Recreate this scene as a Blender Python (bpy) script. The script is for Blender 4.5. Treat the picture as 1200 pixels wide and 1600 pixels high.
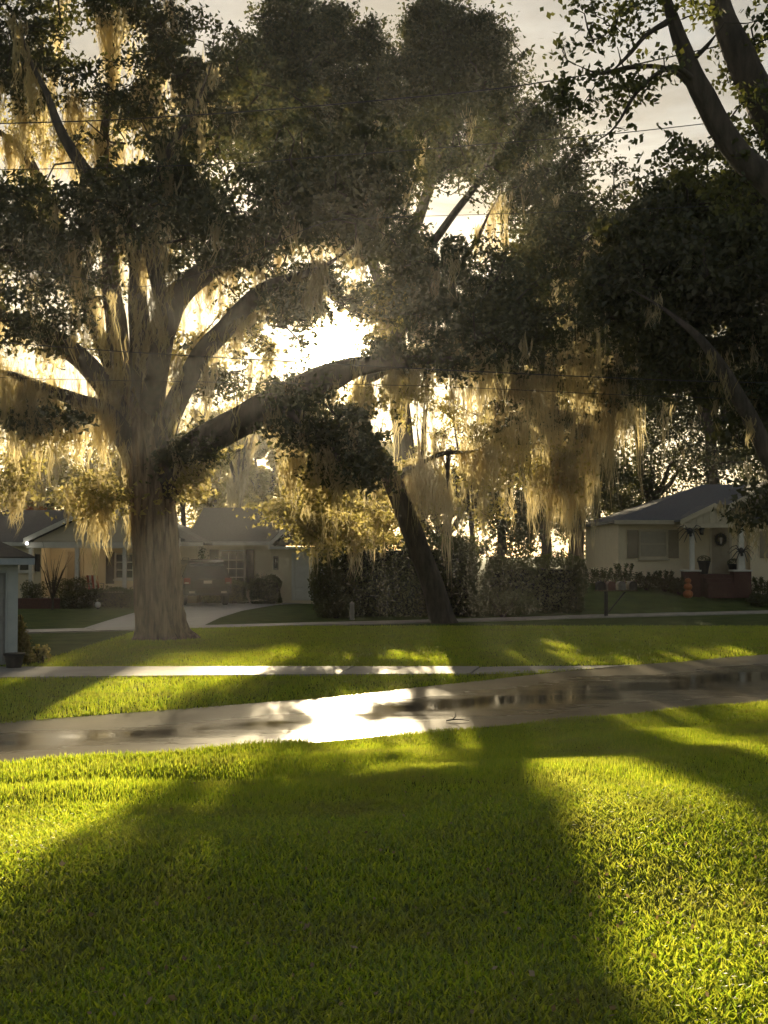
import bpy, bmesh, math, random
import numpy as np
from mathutils import Vector, Matrix, noise as mnoise

for o in list(bpy.data.objects):
    bpy.data.objects.remove(o)
SC = bpy.context.scene
COL = SC.collection
R = math.radians
rng = np.random.default_rng(7)
random.seed(7)

# ---------------------------------------------------------------- camera
F = 2000.0                       # focal length in photo pixels (1200 x 1600)
CAMZ = 2.3
PITCH = math.atan(65 / F)        # horizon lies 65 px under the centre
cam = bpy.data.cameras.new('camera')
cam.sensor_fit = 'HORIZONTAL'
cam.sensor_width = 36.0
cam.lens = 36.0 * F / 1200
cam.clip_start = 0.1
cam.clip_end = 3000
camo = bpy.data.objects.new('camera', cam)
camo.location = (0, 0, CAMZ)
camo.rotation_euler = (R(90) + PITCH, 0, 0)
COL.objects.link(camo)
SC.camera = camo
_cp, _sp = math.cos(PITCH), math.sin(PITCH)


def P(px, py, D):
    """world point seen at photo pixel (px, py) at forward distance D (metres along +Y)"""
    a = (px - 600) / F
    b = (800 - py) / F
    dy = _cp - b * _sp
    dz = _sp + b * _cp
    t = D / dy
    return np.array([a * t, D, CAMZ + dz * t])


def to_px(Q):
    d = Q - np.array([0, 0, CAMZ])
    f = d[..., 1] * _cp + d[..., 2] * _sp
    u = -d[..., 1] * _sp + d[..., 2] * _cp
    f = np.where(f < 0.05, 0.05, f)
    return np.stack([600 + F * d[..., 0] / f, 800 - F * u / f], -1)


# ---------------------------------------------------------------- sky and sun
SUNDIR = P(525, 545, 1000.0) - np.array([0, 0, CAMZ])
SUNDIR /= np.linalg.norm(SUNDIR)
SUN_EL = math.asin(SUNDIR[2])
SUN_AZ = math.atan2(SUNDIR[0], SUNDIR[1])      # from +Y towards +X

W = bpy.data.worlds.new('World')
SC.world = W
W.use_nodes = True
nt = W.node_tree
nt.nodes.clear()
N = nt.nodes.new
L = nt.links.new
out = N('ShaderNodeOutputWorld')
bg = N('ShaderNodeBackground')
bg.inputs['Strength'].default_value = 0.05
sky = N('ShaderNodeTexSky')
sky.sky_type = 'NISHITA'
sky.sun_disc = False
sky.sun_elevation = SUN_EL
sky.sun_rotation = SUN_AZ
sky.air_density = 1.0
sky.dust_density = 0.6
sky.ozone_density = 1.0
geo = N('ShaderNodeNewGeometry')
# thin rippled high cloud: noise on the direction flattened to a plane
sep = N('ShaderNodeSeparateXYZ')
neg = N('ShaderNodeVectorMath'); neg.operation = 'SCALE'; neg.inputs['Scale'].default_value = -1.0
L(geo.outputs['Incoming'], neg.inputs[0])
L(neg.outputs[0], sep.inputs[0])
zc = N('ShaderNodeMath'); zc.operation = 'MAXIMUM'; zc.inputs[1].default_value = 0.03
L(sep.outputs['Z'], zc.inputs[0])
dx = N('ShaderNodeMath'); dx.operation = 'DIVIDE'; L(sep.outputs['X'], dx.inputs[0]); L(zc.outputs[0], dx.inputs[1])
dy = N('ShaderNodeMath'); dy.operation = 'DIVIDE'; L(sep.outputs['Y'], dy.inputs[0]); L(zc.outputs[0], dy.inputs[1])
cmb = N('ShaderNodeCombineXYZ'); L(dx.outputs[0], cmb.inputs[0]); L(dy.outputs[0], cmb.inputs[1])
cn = N('ShaderNodeTexNoise'); cn.inputs['Scale'].default_value = 3.2; cn.inputs['Detail'].default_value = 6; cn.inputs['Roughness'].default_value = 0.55
cn.inputs['Distortion'].default_value = 0.6
L(cmb.outputs[0], cn.inputs['Vector'])
cr = N('ShaderNodeMapRange'); cr.inputs['From Min'].default_value = 0.35; cr.inputs['From Max'].default_value = 0.7
cr.inputs['To Min'].default_value = 0.3; cr.inputs['To Max'].default_value = 1.0
L(cn.outputs['Fac'], cr.inputs['Value'])
cmix = N('ShaderNodeMixRGB')
cmix.inputs['Color2'].default_value = (2.35, 2.22, 2.02, 1)
L(cr.outputs[0], cmix.inputs['Fac'])
L(sky.outputs[0], cmix.inputs['Color1'])
# the sun's own brightness and aureole (the disc behind the branches)
dot = N('ShaderNodeVectorMath'); dot.operation = 'DOT_PRODUCT'
dot.inputs[1].default_value = tuple(SUNDIR)
L(neg.outputs[0], dot.inputs[0])
ac = N('ShaderNodeMath'); ac.operation = 'ARCCOSINE'; ac.use_clamp = False
dm = N('ShaderNodeMath'); dm.operation = 'MINIMUM'; dm.inputs[1].default_value = 0.9999999
L(dot.outputs['Value'], dm.inputs[0]); L(dm.outputs[0], ac.inputs[0])


def glow(width, amp):
    dv = N('ShaderNodeMath'); dv.operation = 'MULTIPLY'; dv.inputs[1].default_value = -1.0 / width
    ex = N('ShaderNodeMath'); ex.operation = 'EXPONENT'
    ml = N('ShaderNodeMath'); ml.operation = 'MULTIPLY'; ml.inputs[1].default_value = amp
    L(ac.outputs[0], dv.inputs[0]); L(dv.outputs[0], ex.inputs[0]); L(ex.outputs[0], ml.inputs[0])
    return ml


g1 = glow(R(0.36), 4000.0)
g2 = glow(R(6.0), 5.0)
g3 = glow(R(17.0), 5.5)          # broad forward scatter of the thin cloud
gb = N('ShaderNodeMath'); gb.operation = 'ADD'
L(g2.outputs[0], gb.inputs[0]); L(g3.outputs[0], gb.inputs[1])
ga = N('ShaderNodeMath'); ga.operation = 'ADD'
L(g1.outputs[0], ga.inputs[0]); L(gb.outputs[0], ga.inputs[1])
gc = N('ShaderNodeVectorMath'); gc.operation = 'SCALE'
gc.inputs[0].default_value = (1.0, 0.82, 0.52)
L(ga.outputs[0], gc.inputs['Scale'])
addc = N('ShaderNodeVectorMath'); addc.operation = 'ADD'
L(cmix.outputs[0], addc.inputs[0]); L(gc.outputs[0], addc.inputs[1])
L(addc.outputs[0], bg.inputs['Color'])
L(bg.outputs[0], out.inputs['Surface'])

sun = bpy.data.lights.new('sun', 'SUN')
sun.energy = 5.0
sun.angle = R(0.5)
sun.color = (1.0, 0.81, 0.50)
suno = bpy.data.objects.new('sun', sun)
suno.rotation_euler = Vector(-SUNDIR).to_track_quat('-Z', 'Y').to_euler()
suno.location = (0, 0, 40)
COL.objects.link(suno)

SC.view_settings.view_transform = 'Standard'
SC.view_settings.look = 'None'
SC.view_settings.exposure = 1.0
SC.view_settings.gamma = 1.0
SC.view_settings.use_curve_mapping = False
SC.render.engine = 'CYCLES'
cy = SC.cycles
cy.max_bounces = 6
cy.diffuse_bounces = 3
cy.glossy_bounces = 3
cy.transmission_bounces = 4
cy.transparent_max_bounces = 14
cy.volume_bounces = 0
cy.use_adaptive_sampling = True
cy.adaptive_threshold = 0.02
cy.use_denoising = True
cy.sample_clamp_indirect = 6.0


# ---------------------------------------------------------------- materials
def new_mat(name):
    m = bpy.data.materials.new(name)
    m.use_nodes = True
    t = m.node_tree
    t.nodes.clear()
    o = t.nodes.new('ShaderNodeOutputMaterial')
    return m, t, o


def rgba(c):
    return (c[0], c[1], c[2], 1.0)


def mat(name, c, c2=None, scale=3.0, rough=0.7, bump=0.0, bscale=None, metal=0.0, spec=0.4, stretch=None, detail=6, coat=0.0):
    m, t, o = new_mat(name)
    b = t.nodes.new('ShaderNodeBsdfPrincipled')
    b.inputs['Roughness'].default_value = rough
    b.inputs['Metallic'].default_value = metal
    b.inputs['Specular IOR Level'].default_value = spec
    b.inputs['Coat Weight'].default_value = coat
    b.inputs['Base Color'].default_value = rgba(c)
    tc = t.nodes.new('ShaderNodeTexCoord')
    vec = tc.outputs['Object']
    if stretch:
        mp = t.nodes.new('ShaderNodeMapping')
        mp.inputs['Scale'].default_value = stretch
        t.links.new(vec, mp.inputs['Vector'])
        vec = mp.outputs[0]
    if c2 is not None:
        nz = t.nodes.new('ShaderNodeTexNoise')
        nz.inputs['Scale'].default_value = scale
        nz.inputs['Detail'].default_value = detail
        nz.inputs['Roughness'].default_value = 0.6
        t.links.new(vec, nz.inputs['Vector'])
        rp = t.nodes.new('ShaderNodeMapRange')
        rp.inputs['From Min'].default_value = 0.35
        rp.inputs['From Max'].default_value = 0.65
        t.links.new(nz.outputs['Fac'], rp.inputs['Value'])
        mx = t.nodes.new('ShaderNodeMixRGB')
        mx.inputs['Color1'].default_value = rgba(c)
        mx.inputs['Color2'].default_value = rgba(c2)
        t.links.new(rp.outputs[0], mx.inputs['Fac'])
        t.links.new(mx.outputs[0], b.inputs['Base Color'])
    if bump > 0:
        nb = t.nodes.new('ShaderNodeTexNoise')
        nb.inputs['Scale'].default_value = bscale or scale * 4
        nb.inputs['Detail'].default_value = 5
        t.links.new(vec, nb.inputs['Vector'])
        bp = t.nodes.new('ShaderNodeBump')
        bp.inputs['Strength'].default_value = 0.6
        bp.inputs['Distance'].default_value = bump
        t.links.new(nb.outputs['Fac'], bp.inputs['Height'])
        t.links.new(bp.outputs[0], b.inputs['Normal'])
    t.links.new(b.outputs[0], o.inputs['Surface'])
    return m


def leaf_mat(name, refl, refl2, trans, trans2, tw=0.5, rough=0.5, gloss=0.04, patch=None, open_=0.0):
    """thin leaf: diffuse front, translucent through light, slight sheen; varies leaf by leaf"""
    m, t, o = new_mat(name)
    g = t.nodes.new('ShaderNodeNewGeometry')
    mx1 = t.nodes.new('ShaderNodeMixRGB')
    mx1.inputs['Color1'].default_value = rgba(refl)
    mx1.inputs['Color2'].default_value = rgba(refl2)
    mx2 = t.nodes.new('ShaderNodeMixRGB')
    mx2.inputs['Color1'].default_value = rgba(trans)
    mx2.inputs['Color2'].default_value = rgba(trans2)
    t.links.new(g.outputs['Random Per Island'], mx1.inputs['Fac'])
    t.links.new(g.outputs['Random Per Island'], mx2.inputs['Fac'])
    d = t.nodes.new('ShaderNodeBsdfDiffuse')
    tr = t.nodes.new('ShaderNodeBsdfTranslucent')
    gl = t.nodes.new('ShaderNodeBsdfGlossy')
    gl.inputs['Roughness'].default_value = rough
    gl.inputs['Color'].default_value = (0.9, 0.9, 0.9, 1)
    c1, c2 = mx1.outputs[0], mx2.outputs[0]
    if patch:                                   # drier and greener patches across the lawn
        nz = t.nodes.new('ShaderNodeTexNoise')
        nz.inputs['Scale'].default_value = 1.1
        nz.inputs['Detail'].default_value = 5
        nz.inputs['Roughness'].default_value = 0.65
        t.links.new(g.outputs['Position'], nz.inputs['Vector'])
        rp = t.nodes.new('ShaderNodeMapRange')
        rp.inputs['From Min'].default_value = 0.46
        rp.inputs['From Max'].default_value = 0.72
        rp.inputs['To Max'].default_value = 0.75
        t.links.new(nz.outputs['Fac'], rp.inputs['Value'])
        outs = []
        for c, pc in ((c1, patch[0]), (c2, patch[1])):
            mm = t.nodes.new('ShaderNodeMixRGB')
            mm.inputs['Color2'].default_value = rgba(pc)
            t.links.new(rp.outputs[0], mm.inputs['Fac'])
            t.links.new(c, mm.inputs['Color1'])
            outs.append(mm.outputs[0])
        c1, c2 = outs
    t.links.new(c1, d.inputs['Color'])
    t.links.new(c2, tr.inputs['Color'])
    ms = t.nodes.new('ShaderNodeMixShader')
    ms.inputs[0].default_value = tw
    t.links.new(d.outputs[0], ms.inputs[1])
    t.links.new(tr.outputs[0], ms.inputs[2])
    m2 = t.nodes.new('ShaderNodeMixShader')
    m2.inputs[0].default_value = gloss
    t.links.new(ms.outputs[0], m2.inputs[1])
    t.links.new(gl.outputs[0], m2.inputs[2])
    last = m2
    if open_ > 0:                               # gaps between fibres finer than the strand's own mesh
        tp = t.nodes.new('ShaderNodeBsdfTransparent')
        m3 = t.nodes.new('ShaderNodeMixShader')
        m3.inputs[0].default_value = open_
        t.links.new(m2.outputs[0], m3.inputs[1])
        t.links.new(tp.outputs[0], m3.inputs[2])
        last = m3
    t.links.new(last.outputs[0], o.inputs['Surface'])
    return m


M = {}
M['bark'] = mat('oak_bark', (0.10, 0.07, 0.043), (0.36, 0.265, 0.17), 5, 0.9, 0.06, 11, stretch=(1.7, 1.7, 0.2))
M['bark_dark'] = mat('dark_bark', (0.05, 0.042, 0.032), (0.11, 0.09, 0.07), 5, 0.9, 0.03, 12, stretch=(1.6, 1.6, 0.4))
M['twig'] = mat('twig_bark', (0.06, 0.05, 0.035), None, rough=0.9)
M['oak_leaf'] = leaf_mat('oak_leaf', (0.027, 0.038, 0.014), (0.055, 0.068, 0.023), (0.05, 0.065, 0.010), (0.15, 0.14, 0.022), 0.36)
M['maple_leaf'] = leaf_mat('broad_leaf', (0.03, 0.045, 0.015), (0.07, 0.085, 0.025), (0.10, 0.12, 0.02), (0.22, 0.22, 0.04), 0.4)
M['backlit_leaf'] = leaf_mat('backlit_leaf', (0.035, 0.048, 0.018), (0.075, 0.085, 0.03), (0.38, 0.34, 0.06), (0.82, 0.68, 0.26), 0.58)  # leaf copy with the backlit glow put into a brighter translucent colour
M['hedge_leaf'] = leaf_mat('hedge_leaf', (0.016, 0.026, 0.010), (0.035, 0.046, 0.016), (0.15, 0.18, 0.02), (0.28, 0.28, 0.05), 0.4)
M['red_leaf'] = leaf_mat('autumn_leaf', (0.2, 0.06, 0.02), (0.3, 0.1, 0.03), (0.5, 0.14, 0.03), (0.6, 0.22, 0.05), 0.5)
M['moss'] = leaf_mat('spanish_moss', (0.14, 0.138, 0.10), (0.22, 0.215, 0.16), (0.80, 0.66, 0.33), (0.92, 0.80, 0.46), 0.70, gloss=0.0, open_=0.42)
M['grass'] = leaf_mat('grass_blade', (0.02, 0.056, 0.013), (0.042, 0.085, 0.02), (0.40, 0.60, 0.025), (0.84, 0.86, 0.06), 0.68, 0.35, 0.05, patch=((0.05, 0.065, 0.024), (0.50, 0.46, 0.09)))
M['dry_leaf'] = leaf_mat('dry_fallen_leaf', (0.2, 0.13, 0.06), (0.45, 0.36, 0.24), (0.3, 0.2, 0.06), (0.5, 0.35, 0.15), 0.4)
M['ground'] = mat('lawn_ground', (0.055, 0.082, 0.02), (0.10, 0.13, 0.036), 1.3, 1.0, 0.03, 30, spec=0.05)
M['cream_wall'] = mat('cream_brick_wall', (0.76, 0.65, 0.45), (0.82, 0.71, 0.50), 2, 0.85, 0.006, 22)
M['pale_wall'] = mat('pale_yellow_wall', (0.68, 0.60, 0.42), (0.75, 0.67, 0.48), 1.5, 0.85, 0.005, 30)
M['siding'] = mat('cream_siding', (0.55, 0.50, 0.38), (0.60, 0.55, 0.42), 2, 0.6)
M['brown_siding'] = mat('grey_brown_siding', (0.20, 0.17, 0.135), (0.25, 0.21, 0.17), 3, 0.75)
M['trim'] = mat('white_trim', (0.70, 0.68, 0.60), (0.62, 0.60, 0.52), 4, 0.55)
M['cream_trim'] = mat('cream_trim', (0.52, 0.46, 0.33), (0.58, 0.52, 0.38), 4, 0.6)
M['shingle'] = mat('grey_shingles', (0.10, 0.095, 0.085), (0.17, 0.16, 0.145), 14, 0.9, 0.012, 16, stretch=(1, 3, 3))
M['blue_shingle'] = mat('blue_grey_shingles', (0.085, 0.09, 0.10), (0.14, 0.145, 0.155), 14, 0.9, 0.012, 16, stretch=(1, 3, 3))
M['glass'] = mat('window_glass', (0.03, 0.03, 0.03), None, rough=0.06, spec=0.8)
M['blind'] = mat('pale_blind', (0.38, 0.33, 0.23), (0.33, 0.29, 0.2), 6, 0.35, spec=0.6)
M['shutter_dark'] = mat('dark_shutter', (0.05, 0.045, 0.04), (0.08, 0.07, 0.06), 5, 0.7)
M['shutter_tan'] = mat('tan_shutter', (0.30, 0.25, 0.175), (0.34, 0.29, 0.2), 5, 0.7)
M['door_tan'] = mat('tan_door', (0.36, 0.30, 0.20), (0.4, 0.34, 0.24), 4, 0.5)
M['brick_red'] = mat('red_brick', (0.075, 0.034, 0.026), (0.115, 0.052, 0.038), 16, 0.9, 0.01, 20)
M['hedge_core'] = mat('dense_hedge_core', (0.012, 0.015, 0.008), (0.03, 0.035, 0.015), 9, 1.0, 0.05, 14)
M['black'] = mat('black_plastic', (0.015, 0.015, 0.016), (0.03, 0.03, 0.03), 8, 0.5)
M['dark_metal'] = mat('dark_metal', (0.012, 0.011, 0.010), (0.03, 0.027, 0.025), 8, 0.5, metal=0.4)
M['grey_metal'] = mat('grey_metal', (0.11, 0.11, 0.105), (0.2, 0.195, 0.185), 8, 0.45, metal=0.5)
M['red_metal'] = mat('faded_red_metal', (0.11, 0.045, 0.034), (0.15, 0.065, 0.05), 8, 0.5)
M['orange'] = mat('orange_pumpkin', (0.34, 0.11, 0.03), (0.42, 0.15, 0.045), 8, 0.55)
M['wood'] = mat('weathered_wood', (0.12, 0.09, 0.06), (0.2, 0.15, 0.1), 6, 0.85, 0.004, 30, stretch=(4, 4, 0.6))
M['white'] = mat('white_ceramic', (0.72, 0.70, 0.64), (0.66, 0.64, 0.58), 5, 0.5)
M['garage_wall'] = mat('grey_white_block_wall', (0.46, 0.49, 0.47), (0.54, 0.56, 0.53), 3, 0.85, 0.006, 18)
M['garage_door'] = mat('grey_garage_door', (0.30, 0.29, 0.27), (0.36, 0.35, 0.32), 3, 0.6)
M['fascia'] = mat('blue_grey_fascia', (0.34, 0.38, 0.40), (0.42, 0.46, 0.47), 5, 0.6)
M['concrete'] = mat('sidewalk_concrete', (0.30, 0.28, 0.245), (0.40, 0.375, 0.33), 1.6, 0.55, 0.004, 60)
M['paving'] = mat('driveway_concrete', (0.28, 0.27, 0.25), (0.36, 0.35, 0.33), 0.8, 0.45, 0.004, 50)
M['rubber'] = mat('tyre_rubber', (0.02, 0.02, 0.02), (0.03, 0.03, 0.03), 9, 0.8)
M['car_paint'] = mat('dark_maroon_paint', (0.016, 0.011, 0.010), (0.02, 0.013, 0.012), 2, 0.35, coat=0.6)
M['car_glass'] = mat('tinted_car_glass', (0.012, 0.012, 0.012), None, rough=0.08, spec=0.8)
M['tail_red'] = mat('red_tail_light', (0.18, 0.04, 0.03), (0.24, 0.06, 0.045), 12, 0.2, spec=0.7)
M['chrome'] = mat('bright_metal', (0.6, 0.6, 0.58), None, rough=0.25, metal=0.9)
M['plate'] = mat('pale_plate', (0.5, 0.47, 0.38), (0.42, 0.4, 0.33), 30, 0.5)
M['terracotta'] = mat('terracotta_pot', (0.30, 0.14, 0.07), (0.36, 0.18, 0.1), 6, 0.8)
M['stripe_red'] = mat('faded_red_canvas', (0.35, 0.07, 0.05), (0.42, 0.10, 0.07), 5, 0.8)
M['bark_mulch'] = mat('brown_mulch', (0.06, 0.04, 0.025), (0.11, 0.075, 0.05), 9, 1.0, 0.03, 30)
M['wire'] = mat('black_cable', (0.03, 0.03, 0.03), None, rough=0.35)


def emit_mat(name, c, s):
    m, t, o = new_mat(name)
    e = t.nodes.new('ShaderNodeEmission')
    e.inputs['Color'].default_value = rgba(c)
    e.inputs['Strength'].default_value = s
    t.links.new(e.outputs[0], o.inputs['Surface'])
    return m


M['lamp_on'] = emit_mat('lit_lamp', (1.0, 0.72, 0.42), 2.2)
M['glow_white'] = emit_mat('glowing_white', (1.0, 0.95, 0.85), 3.0)


def road_material():
    """old pale asphalt, rain-wet: smooth dark wet film in the low middle, rougher paler drying edges"""
    m, t, o = new_mat('wet_road')
    nn = t.nodes.new
    lk = t.links.new
    b = nn('ShaderNodeBsdfPrincipled')
    uv = nn('ShaderNodeUVMap'); uv.uv_map = 'UVMap'
    sp = nn('ShaderNodeSeparateXYZ'); lk(uv.outputs[0], sp.inputs[0])
    tc = nn('ShaderNodeTexCoord')
    # distance from the middle line 0..1
    a = nn('ShaderNodeMath'); a.operation = 'SUBTRACT'; a.inputs[1].default_value = 0.45; lk(sp.outputs['Y'], a.inputs[0])
    ab = nn('ShaderNodeMath'); ab.operation = 'ABSOLUTE'; lk(a.outputs[0], ab.inputs[0])
    mp = nn('ShaderNodeMapping'); mp.inputs['Rotation'].default_value = (0, 0, R(-32)); mp.inputs['Scale'].default_value = (0.22, 1.1, 1)
    lk(tc.outputs['Object'], mp.inputs['Vector'])
    n1 = nn('ShaderNodeTexNoise'); n1.inputs['Scale'].default_value = 1.0; n1.inputs['Detail'].default_value = 6; n1.inputs['Roughness'].default_value = 0.6
    lk(mp.outputs[0], n1.inputs['Vector'])
    n2 = nn('ShaderNodeTexNoise'); n2.inputs['Scale'].default_value = 6.0; n2.inputs['Detail'].default_value = 6
    lk(tc.outputs['Object'], n2.inputs['Vector'])
    n3 = nn('ShaderNodeTexNoise'); n3.inputs['Scale'].default_value = 90.0; n3.inputs['Detail'].default_value = 3
    lk(tc.outputs['Object'], n3.inputs['Vector'])
    # dryness = |v-.45|*2.4 + (noise-.5)*1.6
    d1 = nn('ShaderNodeMath'); d1.operation = 'MULTIPLY_ADD'; d1.inputs[1].default_value = 2.5; d1.inputs[2].default_value = 0.05; lk(ab.outputs[0], d1.inputs[0])
    d2 = nn('ShaderNodeMath'); d2.operation = 'MULTIPLY_ADD'; d2.inputs[1].default_value = 1.7; d2.inputs[2].default_value = -0.85; lk(n1.outputs['Fac'], d2.inputs[0])
    d3 = nn('ShaderNodeMath'); d3.operation = 'ADD'; d3.use_clamp = True; lk(d1.outputs[0], d3.inputs[0]); lk(d2.outputs[0], d3.inputs[1])
    sx = nn('ShaderNodeSeparateXYZ'); lk(tc.outputs['Object'], sx.inputs[0])
    wx_ = nn('ShaderNodeMapRange'); wx_.inputs['From Min'].default_value = -3.0; wx_.inputs['From Max'].default_value = 3.0
    wx_.inputs['To Min'].default_value = 0.14; wx_.inputs['To Max'].default_value = -0.12; lk(sx.outputs['X'], wx_.inputs['Value'])
    d0 = d3
    d3 = nn('ShaderNodeMath'); d3.operation = 'ADD'; d3.use_clamp = True; d0.use_clamp = False
    lk(d0.outputs[0], d3.inputs[0]); lk(wx_.outputs[0], d3.inputs[1])
    rr = nn('ShaderNodeMapRange'); rr.inputs['From Min'].default_value = 0.15; rr.inputs['From Max'].default_value = 0.75
    rr.inputs['To Min'].default_value = 0.06; rr.inputs['To Max'].default_value = 0.30
    lk(d3.outputs[0], rr.inputs['Value']); lk(rr.outputs[0], b.inputs['Roughness'])
    cm = nn('ShaderNodeMixRGB'); cm.inputs['Color1'].default_value = (0.08, 0.07, 0.056, 1); cm.inputs['Color2'].default_value = (0.30, 0.25, 0.175, 1)
    lk(d3.outputs[0], cm.inputs['Fac'])
    cv = nn('ShaderNodeMixRGB'); cv.blend_type = 'MULTIPLY'; cv.inputs['Fac'].default_value = 0.45
    lk(cm.outputs[0], cv.inputs['Color1']); lk(n2.outputs['Fac'], cv.inputs['Color2'])
    lk(cv.outputs[0], b.inputs['Base Color'])
    hm = nn('ShaderNodeMath'); hm.operation = 'MULTIPLY'; lk(n3.outputs['Fac'], hm.inputs[0]); lk(d3.outputs[0], hm.inputs[1])
    bp = nn('ShaderNodeBump'); bp.inputs['Distance'].default_value = 0.004; bp.inputs['Strength'].default_value = 0.35
    lk(hm.outputs[0], bp.inputs['Height']); lk(bp.outputs[0], b.inputs['Normal'])
    b.inputs['Specular IOR Level'].default_value = 0.18
    lk(b.outputs[0], o.inputs['Surface'])
    return m


M['road'] = road_material()


# ---------------------------------------------------------------- mesh helpers
def link(o, parent=None):
    COL.objects.link(o)
    if parent is not None:
        o.parent = parent
    return o


def tag(o, label=None, cat=None, group=None, kind=None):
    if label:
        o['label'] = label
    if cat:
        o['category'] = cat
    if group:
        o['group'] = group
    if kind:
        o['kind'] = kind
    return o


def empty(name, loc, label=None, cat=None, group=None, rz=0.0):
    o = bpy.data.objects.new(name, None)
    o.location = tuple(float(v) for v in loc)
    o.rotation_euler = (0, 0, rz)
    o.empty_display_size = 0.3
    link(o)
    return tag(o, label, cat, group)


def np_mesh(name, verts, faces, material, parent=None, smooth=False, origin=None, kind=None):
    """verts (n,3), faces (m,k) of one k; verts in world space, moved into the parent's frame"""
    verts = np.asarray(verts, dtype=np.float32)
    faces = np.asarray(faces, dtype=np.int32)
    if parent is not None:
        verts = verts - np.array(parent['_o'] if '_o' in parent else parent.location[:], dtype=np.float32)
    me = bpy.data.meshes.new(name)
    me.vertices.add(len(verts))
    me.vertices.foreach_set('co', verts.ravel())
    k = faces.shape[1]
    me.loops.add(faces.size)
    me.loops.foreach_set('vertex_index', faces.ravel())
    me.polygons.add(len(faces))
    me.polygons.foreach_set('loop_start', np.arange(0, faces.size, k, dtype=np.int32))
    me.polygons.foreach_set('loop_total', np.full(len(faces), k, dtype=np.int32))
    if smooth:
        me.polygons.foreach_set('use_smooth', np.ones(len(faces), dtype=bool))
    me.update()
    me.materials.append(material)
    o = bpy.data.objects.new(name, me)
    link(o, parent)
    if kind:
        o['kind'] = kind
    return o


class MB:
    """collects shapes in the thing's own frame; build() makes ONE mesh object"""
    def __init__(s):
        s.v = []
        s.f = []

    def add(s, v, f):
        n = len(s.v)
        s.v += [tuple(float(c) for c in p) for p in v]
        s.f += [tuple(i + n for i in q) for q in f]
        return s

    def box(s, x0, x1, y0, y1, z0, z1):
        v = [(x, y, z) for z in (z0, z1) for y in (y0, y1) for x in (x0, x1)]
        return s.add(v, [(0, 2, 3, 1), (4, 5, 7, 6), (0, 1, 5, 4), (1, 3, 7, 5), (3, 2, 6, 7), (2, 0, 4, 6)])

    def prism(s, poly, axis, a, b):
        """poly: 2D points; axis 'y': (x,z) extruded y a..b; 'x': (y,z) extruded in x; 'z': (x,y) in z"""
        n = len(poly)
        def mk(p, t):
            return (p[0], t, p[1]) if axis == 'y' else ((t, p[0], p[1]) if axis == 'x' else (p[0], p[1], t))
        v = [mk(p, a) for p in poly] + [mk(p, b) for p in poly]
        f = [tuple(range(n)), tuple(range(2 * n - 1, n - 1, -1))]
        for i in range(n):
            j = (i + 1) % n
            f.append((i, i + n, j + n, j))
        return s.add(v, f)

    def lathe(s, prof, c=(0, 0, 0), n=16, sx=1, sy=1):
        v = []
        f = []
        for (r, z) in prof:
            for k in range(n):
                a = 2 * math.pi * k / n
                v.append((c[0] + sx * r * math.cos(a), c[1] + sy * r * math.sin(a), c[2] + z))
        for i in range(len(prof) - 1):
            for k in range(n):
                q = (k + 1) % n
                f.append((i * n + k, i * n + q, (i + 1) * n + q, (i + 1) * n + k))
        f.append(tuple(range(n - 1, -1, -1)))
        m = (len(prof) - 1) * n
        f.append(tuple(range(m, m + n)))
        return s.add(v, f)

    def tube(s, pts, r, n=8):
        rr = r if hasattr(r, '__len__') else [r] * len(pts)
        v, f = tube_arrays(np.array(pts, float), np.array(rr, float), n)
        s.add(v, [tuple(int(i) for i in q) for q in f])
        m = len(pts)
        return s

    def build(s, name, material, parent=None, bevel=0.0, smooth=False, kind=None):
        me = bpy.data.meshes.new(name)
        me.from_pydata(s.v, [], s.f)
        me.update()
        bm = bmesh.new()
        bm.from_mesh(me)
        bmesh.ops.recalc_face_normals(bm, faces=bm.faces)
        bm.to_mesh(me)
        bm.free()
        if smooth:
            for p in me.polygons:
                p.use_smooth = True
        me.materials.append(material)
        o = bpy.data.objects.new(name, me)
        link(o, parent)
        if bevel > 0:
            b = o.modifiers.new('bevel', 'BEVEL')
            b.width = bevel
            b.segments = 2
            b.limit_method = 'ANGLE'
        if kind:
            o['kind'] = kind
        return o


def catmull(pts, per=6):
    """smooth resample of (n,k) control rows"""
    p = np.array(pts, float)
    if len(p) < 3:
        t = np.linspace(0, 1, per + 1)[:, None]
        return p[0] * (1 - t) + p[-1] * t
    q = np.vstack([2 * p[0] - p[1], p, 2 * p[-1] - p[-2]])
    res = []
    for i in range(1, len(q) - 2):
        for k in range(per):
            t = k / per
            a, b, c, d = q[i - 1], q[i], q[i + 1], q[i + 2]
            res.append(0.5 * ((2 * b) + (c - a) * t + (2 * a - 5 * b + 4 * c - d) * t * t + (3 * b - a - 3 * c + d) * t ** 3))
    res.append(p[-1])
    return np.array(res)


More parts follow.
